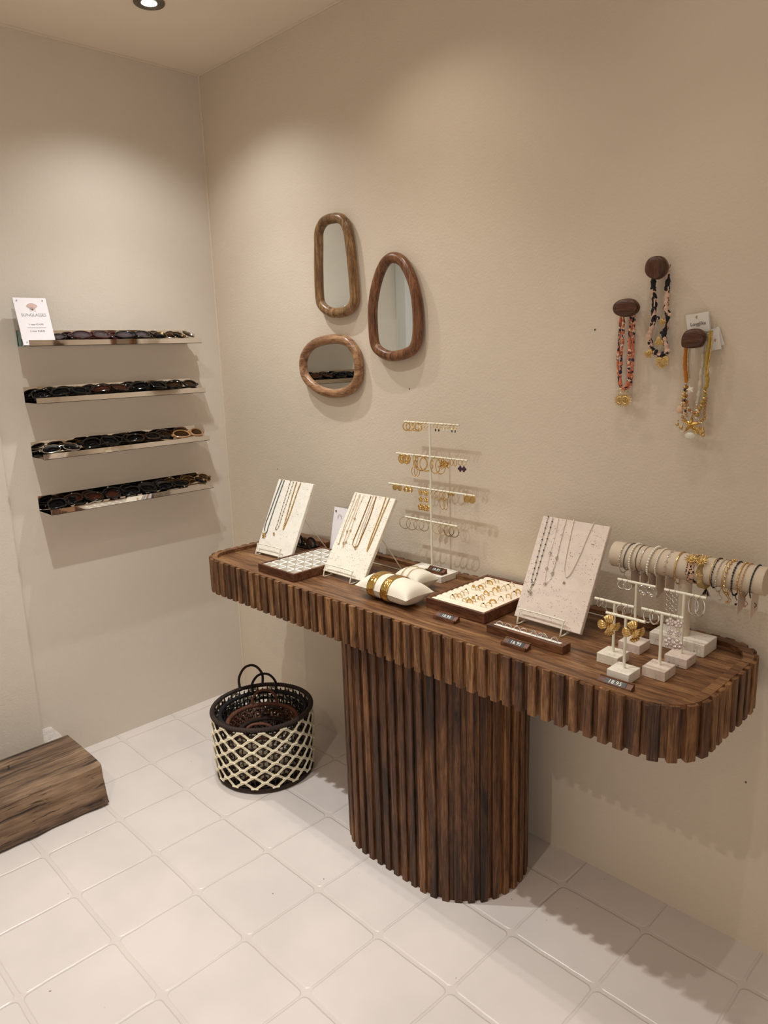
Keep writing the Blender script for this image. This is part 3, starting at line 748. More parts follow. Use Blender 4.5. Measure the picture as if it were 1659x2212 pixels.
z = zz(910, 1230, 170/1659); z2 = zz(900, 1220, 350/1659); z3 = zz(1030, 1220, 120/952)
def ring_thing(c, mat, style, label, group, R_=.0085, rot=0, cat='ring'):
    t = thing('finger_ring', label, cat, c, (0, 0, rot), group)
    m = MB()
    if style == 'twin': m.ring((0, -.0012, 0), R_, .0007, (0, 1, .15), 26, 6); m.ring((0, .0012, 0), R_, .0007, (0, 1, -.15), 26, 6)
    elif style == 'wide': m.ring((0, 0, 0), R_, .0011, (0, 1, 0), 26, 8, sec=2.4)
    else: m.ring((0, 0, 0), R_, .0009, (0, 1, 0), 26, 6)
    m.build('band', mat, t, world=False)
    if style == 'stone': MB().sph((0, 0, R_+.0012), (.0028, .0022, .0018), 8, 6).build('stone', M_bead_dk, t, 'dark stone', world=False)
    if style == 'pale': MB().sph((0, 0, R_+.0014), (.0026, .0026, .0018), 8, 6).build('stone', M_crystal, t, 'clear stone', world=False)
    if style == 'flower':
        m = MB()
        for i in range(6): a = i*PI/3; m.sph((.0035*math.cos(a), -.0005, R_+.001+.0028*math.sin(a)), (.0024, .0014, .0024), 8, 5)
        m.sph((0, -.001, R_+.001), .0018, 8, 5); m.build('flower', M_gold_rough, t, world=False)
    return t
RG = [(z(660,590), 'stone', 'broad band, dark stone'), (z(735,560), 'twin', 'double band'), (z(805,560), 'twin', 'crossed double band'), (z(862,515), 'pale', 'clear stone'), (z(945,470), 'stone', 'thin band, dark stone'),
      (z(1105,405), 'flower', 'large flower head'), (z(1190,400), 'pale', 'round stone'), (z(1255,385), 'wide', 'wide band'), (z(1310,345), 'plain', 'thin plain band'),
      (z(1400,290), 'stone', 'dark marquise stone'), (z(1450,285), 'wide', 'wide band with dark top'), (z(1515,255), 'plain', 'thin band'), (z(1580,235), 'stone', 'small dark stone, furthest back'),
      (z(915,660), 'twin', 'double band'), (z(985,640), 'pale', 'clear stone'), (z(1030,680), 'wide', 'wide pierced band'), (z(1100,650), 'flower', 'small knot head'),
      (z(1165,600), 'stone', 'black enamel band'), (z(1240,615), 'twin', 'criss cross band'), (z(1290,585), 'plain', 'thin open band'), (z(1370,510), 'wide', 'wide woven band'), (z(1480,510), 'plain', 'thin plain band'),
      (z(1560,440), 'wide', 'broad domed band'), (z(1625,425), 'flower', 'leaf head'),
      (z3(465,405), 'pale', 'small clear stone'), (z3(535,380), 'stone', 'little dark stone'), (z3(600,345), 'pale', 'twin clear stones, furthest back'),
      (z(1310,770), 'stone', 'broad dome with dark stone, nearest the front'), (z(1430,745), 'plain', 'thin open band'), (z3(275,640), 'wide', 'wide band lying aslant'),
      (z3(415,590), 'stone', 'thin band with dark stone'), (z3(545,540), 'twin', 'open triangle band'), (z3(640,500), 'stone', 'two dark stones'), (z3(710,465), 'wide', 'oval signet by the slab')]
cols = ['left row', 'middle row', 'right row']
for i, (q, st, w) in enumerate(RG):
    p = hit(q[0], q[1], 2, .805); col = 0 if i < 13 else 1 if i < 27 else 2
    ring_thing((p.x, p.y, .8030), M_gold, st, 'gold ring, ' + w + ', ' + cols[col] + ' of padded tray', 'gold rings in the padded tray', .0082, random.uniform(-.12, .12) + (.6 if 'aslant' in w else 0))
# ring bar
t = thing('ring_bar', 'narrow walnut block with a white slot of silver rings, in front of the right slab', 'ring holder', (1.728, -.304, ZT))
m = MB(); z0, z1 = ZT+.0004, .7955; bx0, bx1, by0, by1 = 1.620, 1.837, -.322, -.288
m.box(bx0, bx1, by0, by0+.011, z0, z1).box(bx0, bx1, by1-.011, by1, z0, z1).box(bx0, bx0+.014, by0+.011, by1-.011, z0, z1).box(bx1-.014, bx1, by0+.011, by1-.011, z0, z1).box(bx0+.01, bx1-.01, by0+.011, by1-.011, z0, z0+.008)
m.build('wooden_block', M_walnut, t, smooth=0, bevel=.0006, seg=1)
MB().box(bx0+.0142, bx1-.0142, by0+.0112, by0+.0158, z0+.008, z1+.0004).box(bx0+.0142, bx1-.0142, by1-.0158, by1-.0112, z0+.008, z1-.001).build('foam_insert', M_white, t, smooth=0)
z = zz(1040, 1320, 210/1659)
for i, (q, st, w) in enumerate([((310,200),'twin','row of small stones, leftmost'), ((455,240),'plain','thin plain'), ((605,275),'pale','small stone'), ((715,305),'plain','plain with warm sheen'), ((885,370),'wide','flat oval face'), ((1010,430),'twin','crossed double'), ((1060,430),'wide','second wide band of the crossed group'), ((1245,480),'twin','stacked double, rightmost')]):
    p = hit(*z(*q), 1, -.305)
    ring_thing((p.x, -.305, z1+.0012), M_silver, st, 'silver ring, ' + w + ', in the walnut ring block', 'silver rings in the ring block', .0085, random.uniform(-.1, .5))

# ------------------------------------------------------------------ price tags
def price_tag(x0, x1, yf, zb, txt, words):
    t = thing('price_holder', 'small dark wooden price block reading ' + txt + ', ' + words, 'price tag', ((x0+x1)/2, yf+.012, zb), group='wooden price blocks on the console')
    zb += .0004
    prof = [(0, 0), (.025, 0), (.025, .0145), (.0205, .0150), (.0200, .0125), (.0065, .0050), (.0045, .0085), (.0015, .0090), (0, .0065)]
    m = MB(); m.extr([(x0, yf+a, zb+b) for a, b in prof], (x1-x0, 0, 0)); m.build('block', M_walnut, t, smooth=35)
    a = Vector((0, .0065, .0050)); b = Vector((0, .0200, .0125)); d = (b-a).normalized(); nn = Vector((0, -d.z, d.y))
    o = Vector((x0+(x1-x0)*.20, yf, zb)) + a + nn*.0002
    pl = MB().obox(o, ((x1-x0)*.62, 0, 0), d*(b-a).length*.97, nn*.0007).build('price_strip', M_strip, t, smooth=0)
    text(txt, .0128, M_digit, o+Vector(((x1-x0)*.30, 0, 0))+d*(b-a).length*.50+nn*.0009, (1, 0, 0), d, pl, 'digits', .00015, scx=1.0, off=.00005, sp=1.08)
price_tag(1.206, 1.273, -.092, .7955, '18.95', 'on the base of the tall earring stand')
price_tag(1.456, 1.526, -.337, ZT, '10.95', 'in front of the gold ring tray')
price_tag(1.695, 1.764, -.365, ZT, '16.95', 'in front of the silver ring block')
price_tag(1.966, 2.041, -.4035, ZT, '18.95', 'at the front edge')

# ------------------------------------------------------------------ pillows and bracelets
def pillow(cx, cy, L, Wd, T_, yaw, label):
    t = thing('bracelet_pillow', label, 'cushion', (cx, cy, ZT), (0, 0, yaw))
    m = MB(); N = 40
    def f(sg):
        def g(u, v):
            a = 2*u-1; b = 2*v-1
            th = T_/2*max(0, (1-abs(b)**2.3))**.52*max(0, (1-abs(a)**5))**.62
            x = L/2*a*(1-.07*(1-abs(b)**2)*abs(a)**3); y = Wd/2*b*(1-.10*(1-abs(a)**2)+.0)
            return (x, y, T_/2+sg*th+.0008)
        return g
    m.grid(f(1), N, 24); m.grid(f(-1), N, 24)
    m.build('cushion', M_pillow, t, world=False, smooth=80)
    MB().tube([(L/2*a*(1-.0*(a*a)), -Wd/2*(1-.10*(1-a*a))-.0003, T_/2) for a in [i/20-1 for i in range(41)]], .0008, 5).build('seam', M_pillow, t, world=False)
    return t
def cuff(cx, cy, yaw, u, width, Wd, T_, mat, label, r=0.0012, beaded=False, sc=1.0):
    'band round the pillow cross-section at distance u along it'
    t = thing('bracelet', label, 'bracelet', (cx, cy, ZT), (0, 0, yaw), 'gold bracelets on the pillows')
    m = MB(); a_, b_ = Wd/2*.92*sc+.001, T_/2*1.0+.0015; K = 40
    def g(uu, vv):
        an = 2*PI*uu; e = .88
        y = a_*math.copysign(abs(math.cos(an))**e, math.cos(an)); z = b_*math.copysign(abs(math.sin(an))**e, math.sin(an))
        bul = .0012*math.sin(PI*vv)
        return (u+(vv-.5)*width+.002*math.sin(an*3), y*(1+bul*10), T_/2+.0008+z*(1+bul*14) if T_/2+.0008+z*(1+bul*14) > .0002 else .0002)
    if beaded:
        for i in range(90):
            p = g(i/90, .5); m.sph(p, .0013, 6, 4)
    else: m.grid(g, K*2, 6)
    m.build('cuff' if width > .008 else 'band', mat, t, world=False, smooth=70, solid=0 if beaded else .0012)
pillow(1.276, -.300, .212, .106, .068, -.03, 'cream suede pillow wearing two broad hammered gold cuffs')
cuff(1.276, -.300, -.03, -.046, .027, .106, .068, M_gold_ham, 'broad hammered gold cuff, left one on the front pillow')
cuff(1.276, -.300, -.03, .010, .027, .106, .068, M_gold_ham, 'broad hammered gold cuff, right one on the front pillow')
pillow(1.245, -.178, .112, .088, .056, -.12, 'small cream suede pillow with two thin gold bracelets')
cuff(1.243, -.178, -.12, -.018, .003, .088, .056, M_gold_rough, 'thin beaded gold bracelet, left one on the rear pillow', beaded=True)
cuff(1.243, -.178, -.12, .008, .003, .088, .056, M_gold_rough, 'thin beaded gold bracelet, right one on the rear pillow', beaded=True)

# ------------------------------------------------------------------ earring stands
def base_block(m, x0, x1, y0, y1, z1):
    return m.box(x0, x1, y0, y1, ZT+.0003, z1)
ts = thing('earring_stand', 'tall cream metal earring stand with four crossbars on a travertine base', 'earring stand', (1.205, -.062, ZT))
base_block(MB(), 1.130, 1.281, -.104, -.023, .7955).build('stone_base', M_trav_smooth, ts, smooth=0, bevel=.001, seg=1)
PXX, PYY = 1.208, -.062
MB().tube([(PXX, PYY, .795), (PXX, PYY, 1.2485)], .0034, 12).build('pole', M_cream, ts)
BARS = [(1.103, 1.321, 1.2485), (1.065, 1.350, 1.1485), (1.028, 1.378, 1.0485), (1.097, 1.312, .9485)]
for (a, b, zz_) in BARS:
    o = MB().tube([(a, PYY, zz_), (b, PYY, zz_)], .0030, 10).build('crossbar', M_cream, ts)
    m = MB(); k = a+.012
    while k < b-.008: m.tube([(k, PYY-.00305, zz_), (k, PYY-.0025, zz_)], .0008, 6); k += .0115
    m.build('hook_hole', M_ink, o)['kind'] = 'stuff'
def earring(style, loc, label, group, rot=None, mat=None):
    t = thing('earring', label, 'earring', loc, (0, 0, random.uniform(-.5, -.1) if rot is None else rot), group)
    g = mat or M_gold; B = lambda m, n, mm, **k: m.build(n, mm, t, world=False, **k)
    m = MB(); m.tube(crv([(0, .0034, .001), (0, 0, .0045), (0, -.0036, .001), (0, -.0040, -.002)], 3), .0005, 5)
    B(m, 'ear_wire', g)
    st, *a = style
    if st == 'hoop':       # R, r, bead material
        R_, r = a[0], a[1]; m = MB(); m.ring((0, -.002, -R_-.001), R_, r, (0, 1, 0), 30, 8, sx=a[3] if len(a) > 3 else 1)
        B(m, 'hoop', g)
        if len(a) > 2 and a[2] is not None:
            m = MB()
            for i in range(14):
                an = PI+PI*i/13; m.sph((R_*math.cos(an), -.002, -R_-.001+R_*math.sin(an)), max(r*1.6, .0012), 8, 5)
            B(m, 'hoop_beads', a[2])
    if st == 'drop':       # hoop R, drop shape, drop material
        R_ = a[0]; m = MB(); m.ring((0, -.002, -R_), R_, .0009, (0, 1, 0), 20, 6); B(m, 'hoop', g)
        m = MB(); zc = -2*R_-.004
        if a[1] == 'clover':
            for i in range(4): an = PI/4+i*PI/2 if False else i*PI/2; m.sph((.0045*math.cos(an), -.002, zc-.007+.0050*math.sin(an)), (.0036, .0014, .0042), 10, 7)
            m.sph((0, -.002, zc-.007), (.004, .0015, .004), 8, 6); m.tube([(0, -.002, zc+.003), (0, -.002, zc-.002)], .0004, 5)
        elif a[1] == 'ring': m.ring((0, -.002, zc-.002), .0030, .0006, (0, 1, 0), 14, 6)
        else: m.sph((0, -.002, zc-.002), (.0024, .0014, .0042), 10, 7)
        B(m, 'charm', a[2])
    if st == 'disc':
        m = MB(); R_ = a[0]; m.sph((0, -.003, -R_*1.05), (R_, .0022, R_*1.15), 22, 9)
        for i in range(-3, 4): m.tube([(i*.001, -.0045, -.001), (i*R_*.24, -.0052, -R_*1.1), (i*R_*.20, -.004, -R_*2)], .0005, 5)
        B(m, 'shell_disc', M_gold_rough if g is M_gold else g)
    if st == 'oval':
        m = MB(); m.ring((0, -.003, -.015), .0125, .0036, (0, 1, 0), 26, 10, sx=.72); m.ring((0, -.0045, -.016), .0070, .0026, (0, 1, .2), 20, 8, sx=.7, rot=.4); B(m, 'shell', g)
    if st == 'knot':
        m = MB()
        for k_ in range(3): m.ring((.001*k_-.001, -.003-.001*k_, -.010-.001*k_), .0080-.0012*k_, .0014, (.25*(k_-1), 1, .25*k_), 24, 8)
        B(m, 'knot', g)
    if st == 'links':
        m = MB(); zc = 0
        for k_, (ln, w) in enumerate(a[0]): m.ring((0, -.002, zc-ln/2), ln/2, .0011, (.5 if k_ % 2 else 0, 1, 0), 22, 7, sx=w); zc -= ln*.88
        B(m, 'link_chain', g)
    if st == 'flowers':
        m = MB(); zc = -.004
        for k_ in range(a[0]):
            R_ = a[1][k_]; zc -= R_
            for i in range(5): an = PI/2+i*2*PI/5; m.sph((R_*.62*math.cos(an), -.003, zc+R_*.62*math.sin(an)), (R_*.44, .0016, R_*.44), 8, 6)
            m.sph((0, -.0045, zc), R_*.26, 8, 6); zc -= R_
            if k_ < a[0]-1: m.tube([(0, -.003, zc+.002), (0, -.003, zc-.004)], .0007, 5); m.sph((0, -.003, zc-.003), .0018, 8, 5); zc -= .005
        B(m, 'flower_chain', a[2] if len(a) > 2 else g)
    if st == 'burst':
        m = MB()
        for i in range(26):
            u = Vector((random.uniform(-1, 1), random.uniform(-1, -.1), random.uniform(-1, 1))).normalized(); R_ = a[0]
            c = Vector((0, -.003, -R_)); m.tube([c, c+u*R_*random.uniform(.8, 1.15)], [.0011, .0006], 5); m.sph(c+u*R_, .0013, 6, 4)
        m.sph((0, -.003, -a[0]), a[0]*.5, 10, 7); B(m, 'flower_burst', M_gold)
    if st == 'wave':
        m = MB(); P = []
        for i in range(30): P.append((.005*math.sin(i*.5), -.002, -.002-i*.0018))
        m.tube(P, .0007, 6)
        for i in range(0, 30, 3): m.sph(P[i], .0015, 7, 5)
        P = [(.005*math.sin(i*.5+PI), -.003, -.002-i*.0018) for i in range(30)]; m.tube(P, .0007, 6); B(m, 'twisted_chain', g)
    return t
z = zz(820, 880, 300/1659)
TS = [
 (0, (325, 365), ('hoop', .0125, .0019), 'chunky gold hoop with pebbled edge'),
 (0, (432, 468), ('hoop', .0120, .0020), 'chunky plain gold hoop'),
 (0, (525, 562), ('drop', .0062, 'ring', M_gold), 'tiny gold hoop with open heart drop'),
 (0, (670, 710), ('drop', .0062, 'bead', M_bead_dk), 'tiny gold hoop with slim dark drop'),
 (0, (767, 807), ('drop', .0062, 'bead', M_pearl), 'tiny gold hoop with milky white drop'),
 (0, (865, 905), ('drop', .0062, 'bead', M_bead_teal), 'tiny gold hoop with grey green drop'),
 (1, (270, 330), ('oval',), 'wide gold twisted shell'),
 (1, (415, 447), ('links', ((.020, .38), (.020, .38), (.030, .62))), 'long gold paperclip chain'),
 (1, (495, 560), ('hoop', .0220, .0022), 'large thick gold hoop'),
 (1, (665, 730), ('hoop', .0235, .0016, None, .72), 'long oval gold hoop'),
 (1, (760, 798), ('burst', .0165), 'big gold flower cluster'),
 (1, (862, 905), ('links', ((.019, .48),)), 'small gold rectangular hoop'),
 (1, (965, 1008), ('drop', .0072, 'clover', M_purple), 'gold huggie with a purple clover drop'),
 (2, (188, 245), ('disc', .0088), 'round ribbed gold disc'),
 (2, (325, 372), ('knot',), 'twisted gold knot'),
 (2, (497, 560), ('flowers', 3, (.0085, .0082, .0115)), 'long gold triple flower drop'),
 (2, (655, 700), ('hoop', .0125, .0009), 'thin gold wire hoop'),
 (2, (750, 790), ('links', ((.024, .75), (.034, .62))), 'double oval gold link drop'),
 (2, (842, 880), ('disc', .0048), 'small gold button'),
 (2, (1045, 1110), ('disc', .0105), 'gold scallop shell disc'),
 (3, (305, 385), ('hoop', .0185, .0007, M_bead_dk), 'thin hoop with black beads'),
 (3, (470, 530), ('hoop', .0165, .0007, M_bead_dk), 'thin hoop with dark and clear beads'),
 (3, (695, 760), ('hoop', .0165, .0008, M_bead_tan), 'thin hoop with amber and white beads'),
 (3, (830, 890), ('hoop', .0165, .0010, M_bead_dk), 'thin hoop with black and pearl beads'),
]
bn_ = ['top', 'second', 'third', 'lowest']
for (bi, xs, st, w) in TS:
    for k, q in enumerate(xs):
        p = hit(*z(q, 200+380*bi), 1, PYY)
        earring(st, (p.x, PYY, BARS[bi][2]), w + ' earring, ' + ('left' if k == 0 else 'right') + ' of pair, ' + bn_[bi] + ' bar of tall stand', 'gold earrings on the tall stand', rot=.30+random.uniform(-.12, .12) if st[0] in ('hoop', 'drop', 'links') else .35)
def small_stand(x0, x1, y0, y1, px_, py_, zb_, bx0, bx1, mat, label):
    t = thing('earring_stand', label, 'earring stand', ((x0+x1)/2, (y0+y1)/2, ZT), group='small T shaped earring stands')
    base_block(MB(), x0, x1, y0, y1, .7975).build('stone_base', mat, t, smooth=0, bevel=.0009, seg=1)
    MB().tube([(px_, py_, .797), (px_, py_, zb_)], .0031, 12).build('post', M_cream, t)
    o = MB().tube([(bx0, py_, zb_), (bx1, py_, zb_)], .0032, 12).build('crossbar', M_cream, t)
    m = MB()
    for k in (.14, .28, .72, .86): m.tube([(bx0+(bx1-bx0)*k, py_-.0033, zb_), (bx0+(bx1-bx0)*k, py_-.0027, zb_)], .0009, 6)
    m.build('hook_hole', M_ink, o)
small_stand(1.911, 1.962, -.302, -.251, 1.936, -.276, .912, 1.888, 1.981, M_trav, 'small T shaped earring stand with small silver hoops, leftmost of the five')
small_stand(1.970, 2.020, -.364, -.314, 1.995, -.338, .910, 1.950, 2.037, M_trav_smooth, 'small T shaped earring stand with two big gold flowers')
small_stand(1.913, 1.965, -.209, -.158, 1.938, -.182, .934, 1.892, 1.983, M_trav_pink, 'small T shaped earring stand with swirl circles, at the back left')
small_stand(2.018, 2.068, -.303, -.252, 2.043, -.275, .913, 1.998, 2.088, M_trav_pink, 'small T shaped earring stand with long crystal flowers, front right')
small_stand(2.025, 2.075, -.214, -.165, 2.050, -.188, .935, 2.006, 2.097, M_trav_pink, 'small T shaped earring stand with wavy chains, rightmost at the back')
def pair(xs, y, zb_, st, w, where, rot=.15, mat=M_silver):
    for k, x in enumerate(xs): earring(st, (x, y, zb_), w + ' earring, ' + ('left' if k == 0 else 'right') + ' of pair, on ' + where, 'earrings on the small stands', rot, mat)
pair((1.899, 1.912), -.276, .912, ('hoop', .0078, .0007, None, .6), 'tiny silver oval hoop', 'the leftmost small stand')
pair((1.951, 1.966), -.276, .912, ('hoop', .0125, .0019, None, .75), 'wide bright silver hoop', 'the leftmost small stand', .5)
pair((1.903, 1.917), -.182, .934, ('hoop', .0095, .0013, M_silver), 'beaded silver hoop', 'the back left small stand')
pair((2.013, 2.027), -.275, .913, ('hoop', .0130, .0018, None, .72), 'twisted oval silver hoop', 'the front right small stand')
pair((2.061, 2.078), -.275, .913, ('flowers', 3, (.0095, .0070, .0115), M_crystal), 'long crystal flower', 'the front right small stand', .5)
pair((2.017, 2.030), -.188, .935, ('wave',), 'long wavy silver chain', 'the rightmost small stand')
pair((2.071, 2.085), -.188, .935, ('hoop', .0205, .0017, None, .48), 'long narrow silver hoop', 'the rightmost small stand', .1)
for k, x in enumerate((1.955, 1.974)):
    t = thing('earring', 'silver swirl circle earring, ' + ('left' if k == 0 else 'right') + ' of pair, on the back left small stand', 'earring', (x, -.182, .934), (0, 0, .35), 'earrings on the small stands')
    m = MB()
    for q in range(5): m.ring((.0012*math.cos(q*1.3), -.004-.0006*q, -.010+.0012*math.sin(q*1.3)), .0060+.0013*q, .0009, (.12*math.sin(q), 1, .12*math.cos(q)), 26, 6)
    m.build('swirl', M_silver, t, world=False)
for k, (x, rz) in enumerate(((1.958, .70), (2.012, .78))):
    t = thing('earring', 'big ruffled gold four petal flower earring, ' + ('left' if k == 0 else 'right') + ' one on the front small stand', 'earring', (x, -.341, .910), (0, 0, rz), 'earrings on the small stands')
    cz = -.021
    for j, an in enumerate((98, 184, 272, 348)):
        a = math.radians(an+(5 if k else -4)); L_ = (.0205, .0240, .0265, .0235)[j]
        def pf(u, v, a=a, L_=L_, j=j):
            s = (u-.5)*2; w = (.0020+.0108*v**.85)*math.sqrt(max(.12, 1-(max(0, v-.72)/.28)**2*.8))
            r = L_*v*(1-.10*abs(s)**2.5); c = -.0045+.0055*v*v-.0045*math.sin(v*PI)+.0010*math.cos(s*13)*v
            x_ = r*math.cos(a)-s*w*math.sin(a); z_ = r*math.sin(a)+s*w*math.cos(a)
            return (x_, -.004+c-.001*j, cz+z_)
        MB().grid(pf, 28, 12).build('petal', M_gold, t, world=False, smooth=60, solid=.0007)
    m = MB()
    for i in range(9): m.sph((.0030*math.cos(i*.7)*(i > 0), -.0085, cz+.0030*math.sin(i*.7)*(i > 0)), .0017, 8, 6)
    m.build('flower_centre', M_gold, t, world=False)
    MB().tube([(0, .004, 0), (0, -.004, -.002), (0, -.006, cz+.006)], .0007, 5).build('ear_wire', M_gold, t, world=False)

# ------------------------------------------------------------------ bracelet roll
RXA, RXB, RYC, RZC, RR = 1.838, 2.184, -.097, .967, .0305
t = thing('bracelet_stand', 'T shaped bracelet stand with a sparkly beige roll on a travertine base', 'bracelet stand', (2.013, RYC, ZT))
base_block(MB(), 1.949, 2.077, -.130, -.060, .805).build('stone_base', M_trav_smooth, t, smooth=0, bevel=.001, seg=1)
MB().lathe([(.0145, .8045), (.0145, .945)], (2.013, RYC, 0), 28).build('post', M_linen, t, smooth=50)
m = MB(); K = 48
def rollf(u, v):
    a = 2*PI*v; return (RXA+(RXB-RXA)*u, RYC+RR*math.cos(a), RZC+RR*math.sin(a))
m.grid(rollf, 12, K); 
for x in (RXA, RXB): m.add([(x, RYC+RR*math.cos(2*PI*i/K), RZC+RR*math.sin(2*PI*i/K)) for i in range(K)], [tuple(range(K))])
ro = m.build('fabric_roll', M_linen, t, smooth=50)
for x in (RXA, RXB): MB().ring((x, RYC, RZC), RR-.001, .0010, (1, 0, 0), 40, 6).build('end_piping', M_linen, ro)
z = zz(1310, 1150, 349/1659)
def bracelet(px, words, mat, kind, r=.0009, tail=0, lean=0, card=None):
    q = z(px, 300); p = hit(*q, 1, RYC-RR); x = p.x
    t = thing('bracelet', words, 'bracelet', (x, RYC, RZC), group='bracelets on the roll')
    r *= 1.0 if kind == 'band' else 1.22
    m = MB(); off = RR+(r+.0002 if kind != 'band' else .0010); K = 56
    P = []
    for i in range(K):
        a = 2*PI*i/K; sag = .004+.006*tail if tail else .002
        rr = off+max(0, -math.sin(a))**3*sag
        P.append(Vector((x+lean*math.sin(a), RYC+rr*math.cos(a), RZC+rr*math.sin(a))))
    if kind in ('chain', 'plain'): m.tube(P, r, 6, closed=True)
    if kind == 'chain':
        for q_ in P[::2]: m.sph(q_, r*1.7, 6, 4)
    if kind == 'beads':
        for q_ in along(P+[P[0]], r*2.15): m.sph(q_, r, 8, 6)
    if kind == 'mix':
        m.tube(P, r*.4, 5, closed=True)
        for i, q_ in enumerate(along(P+[P[0]], .0062)): m.sph(q_, r*random.uniform(.7, 1.3), 8, 5)
    if kind == 'discs':
        m.tube(P, r*.5, 5, closed=True)
        for i in range(0, K, 3):
            a = 2*PI*i/K; m.sph(P[i]+Vector((0, .0008*math.cos(a), .0008*math.sin(a))), (.0032, .0020, .0032), 8, 5)
    if kind == 'links':
        for i in range(0, K, 4):
            tg = (P[(i+1) % K]-P[i-1]).normalized(); nr = Vector((0, math.cos(2*PI*i/K), math.sin(2*PI*i/K)))
            m.ring(P[i], .0034, .0006, nr, 12, 5, sx=.7)
        m.tube(P, .0003, 4, closed=True)
    if kind == 'band':
        w = r
        m.grid(lambda u, v: (P[int(v*K) % K]+Vector(((u-.5)*w+.0012*math.sin(v*40)*(u-.5)*2, 0, 0))), 6, K)
    m.build('strand', mat, t, smooth=60, solid=.0012 if kind == 'band' else 0)
    if tail:
        m = MB(); b = P[42]; T = [b+Vector((0, 0, 0)), b+Vector((.004, -.006, -.006*tail)), b+Vector((.009, -.004, -.013*tail)), b+Vector((.003, -.003, -.020*tail))]
        T = crv(T, 4); m.tube(T, .0006, 5)
        for q_ in along(T, .0040): m.sph(q_, .0013, 6, 4)
        m.sph(T[-1], .0026, 8, 6); m.build('extension_chain', mat if kind != 'band' else M_gold, t)
    if card:
        b = Vector((x+.001, RYC-.030, RZC-RR-.001)); h_ = card
        m = MB(); m.extr([b+Vector((0, .004, .010)), b+Vector((.001, .012, .003)), b+Vector((.001, .048, .003)), b+Vector((0, .048, -h_*.80)), b+Vector((0, .018, -h_)), b+Vector((0, .004, -h_))], (.0008, 0, 0))
        m.build('price_card', M_blush, t, 'small folded blush card')
        MB().tube([P[41], b+Vector((.0004, .004, .008))], .0005, 5).build('tag_loop', M_clear, t)
    return t
BR = [
 (135, 'thin silver chain bracelet, first from the left on the roll', M_silver, 'mix', .0014, 1, .003, None),
 (180, 'flat grey cord bracelet with knot, second from the left on the roll', M_bead_teal, 'plain', .0010, 0, .004, None),
 (240, 'chunky freshwater pearl bracelet, the left one of two on the roll', M_pearl, 'beads', .0023, 0, .003, .040),
 (300, 'fine dark chain bracelet right of the left pearl bracelet', M_bead_dk, 'plain', .0006, 0, .001, None),
 (343, 'silver bar chain bracelet between the two pearl bracelets', M_silver, 'chain', .0008, 1, .005, .030),
 (430, 'chunky pearl bracelet with silver nuggets, the right one of two on the roll', M_pearl, 'beads', .0026, 0, .006, .036),
 (510, 'white seed bead bracelet on the roll', M_pearl, 'beads', .0016, 0, .005, .050),
 (607, 'silver paperclip link bracelet on the roll', M_silver, 'links', .001, 0, .003, .040),
 (708, 'smooth gold band bracelet with knob, left of the leopard band', M_gold, 'plain', .0014, 1, .002, None),
 (862, 'wide leopard print cloth bracelet with a gold sun charm', M_leo2, 'band', .0180, 0, 0, None),
 (962, 'wide glittering gold mesh bracelet with a gold sun charm', M_glit, 'band', .0140, 1, 0, None),
 (1072, 'fine gold chain bracelet right of the mesh band', M_gold, 'plain', .0006, 0, .002, None),
 (1092, 'black and gold bead bracelet right of the mesh band', M_bead_dk, 'mix', .0014, 0, .003, None),
 (1140, 'fine silver bead bracelet left of the coin bracelet on the roll', M_silver, 'mix', .0012, 1, .004, None),
 (1200, 'fine plain gold bracelet beside the coin bracelet', M_gold, 'plain', .0006, 1, .001, None),
 (1232, 'gold bracelet of small coins on the roll', M_gold, 'discs', .0014, 1, .003, None),
 (1305, 'black bead and gold bracelet right of the coin bracelet', M_bead_dk, 'mix', .0016, 1, .002, None),
 (1362, 'triple gold strand bracelet near the right end', M_gold, 'chain', .0011, 0, .003, .045),
 (1408, 'gold and black bead bracelet near the right end', M_bead_tan, 'mix', .0015, 1, .003, None),
 (1500, 'dark chain bracelet with a star, last at the right end of the roll', M_bead_dk, 'chain', .0010, 1, .003, .048),
]
for a in BR:
    o = bracelet(*a)
    if 'sun charm' in a[1]:
        m = MB(); c = Vector((WL[o].x, RYC-RR*.72, RZC+RR*.74+.002))+Vector((0, -.0015, .002)); u = Vector((0, -.72, .69)); s_ = Vector((1, 0, 0)); w_ = u.cross(s_)
        for i in range(26): an = 2*PI*i/26; d = s_*math.cos(an)+w_*math.sin(an); m.tube([c+d*.004, c+d*(.0165 if i % 2 else .0125)+u*(.0035 if i % 3 else .006)], [.0015, .0004], 5)
        m.sph(c+u*.0015, (.005, .004, .004), 12, 8); m.build('sun_charm', M_gold_rough, o)
    if 'mesh bracelet' in a[1]:
        m = MB(); c = Vector((WL[o].x+.016, RYC-.028, RZC-RR-.001))
        for i in range(26): m.tube([c, c+Vector((random.uniform(-.009, .011), random.uniform(-.006, .004), -.016+random.uniform(-.002, .002)))], .0005, 4)
        m.build('tassel', M_tort, o, 'brown thread tassel')

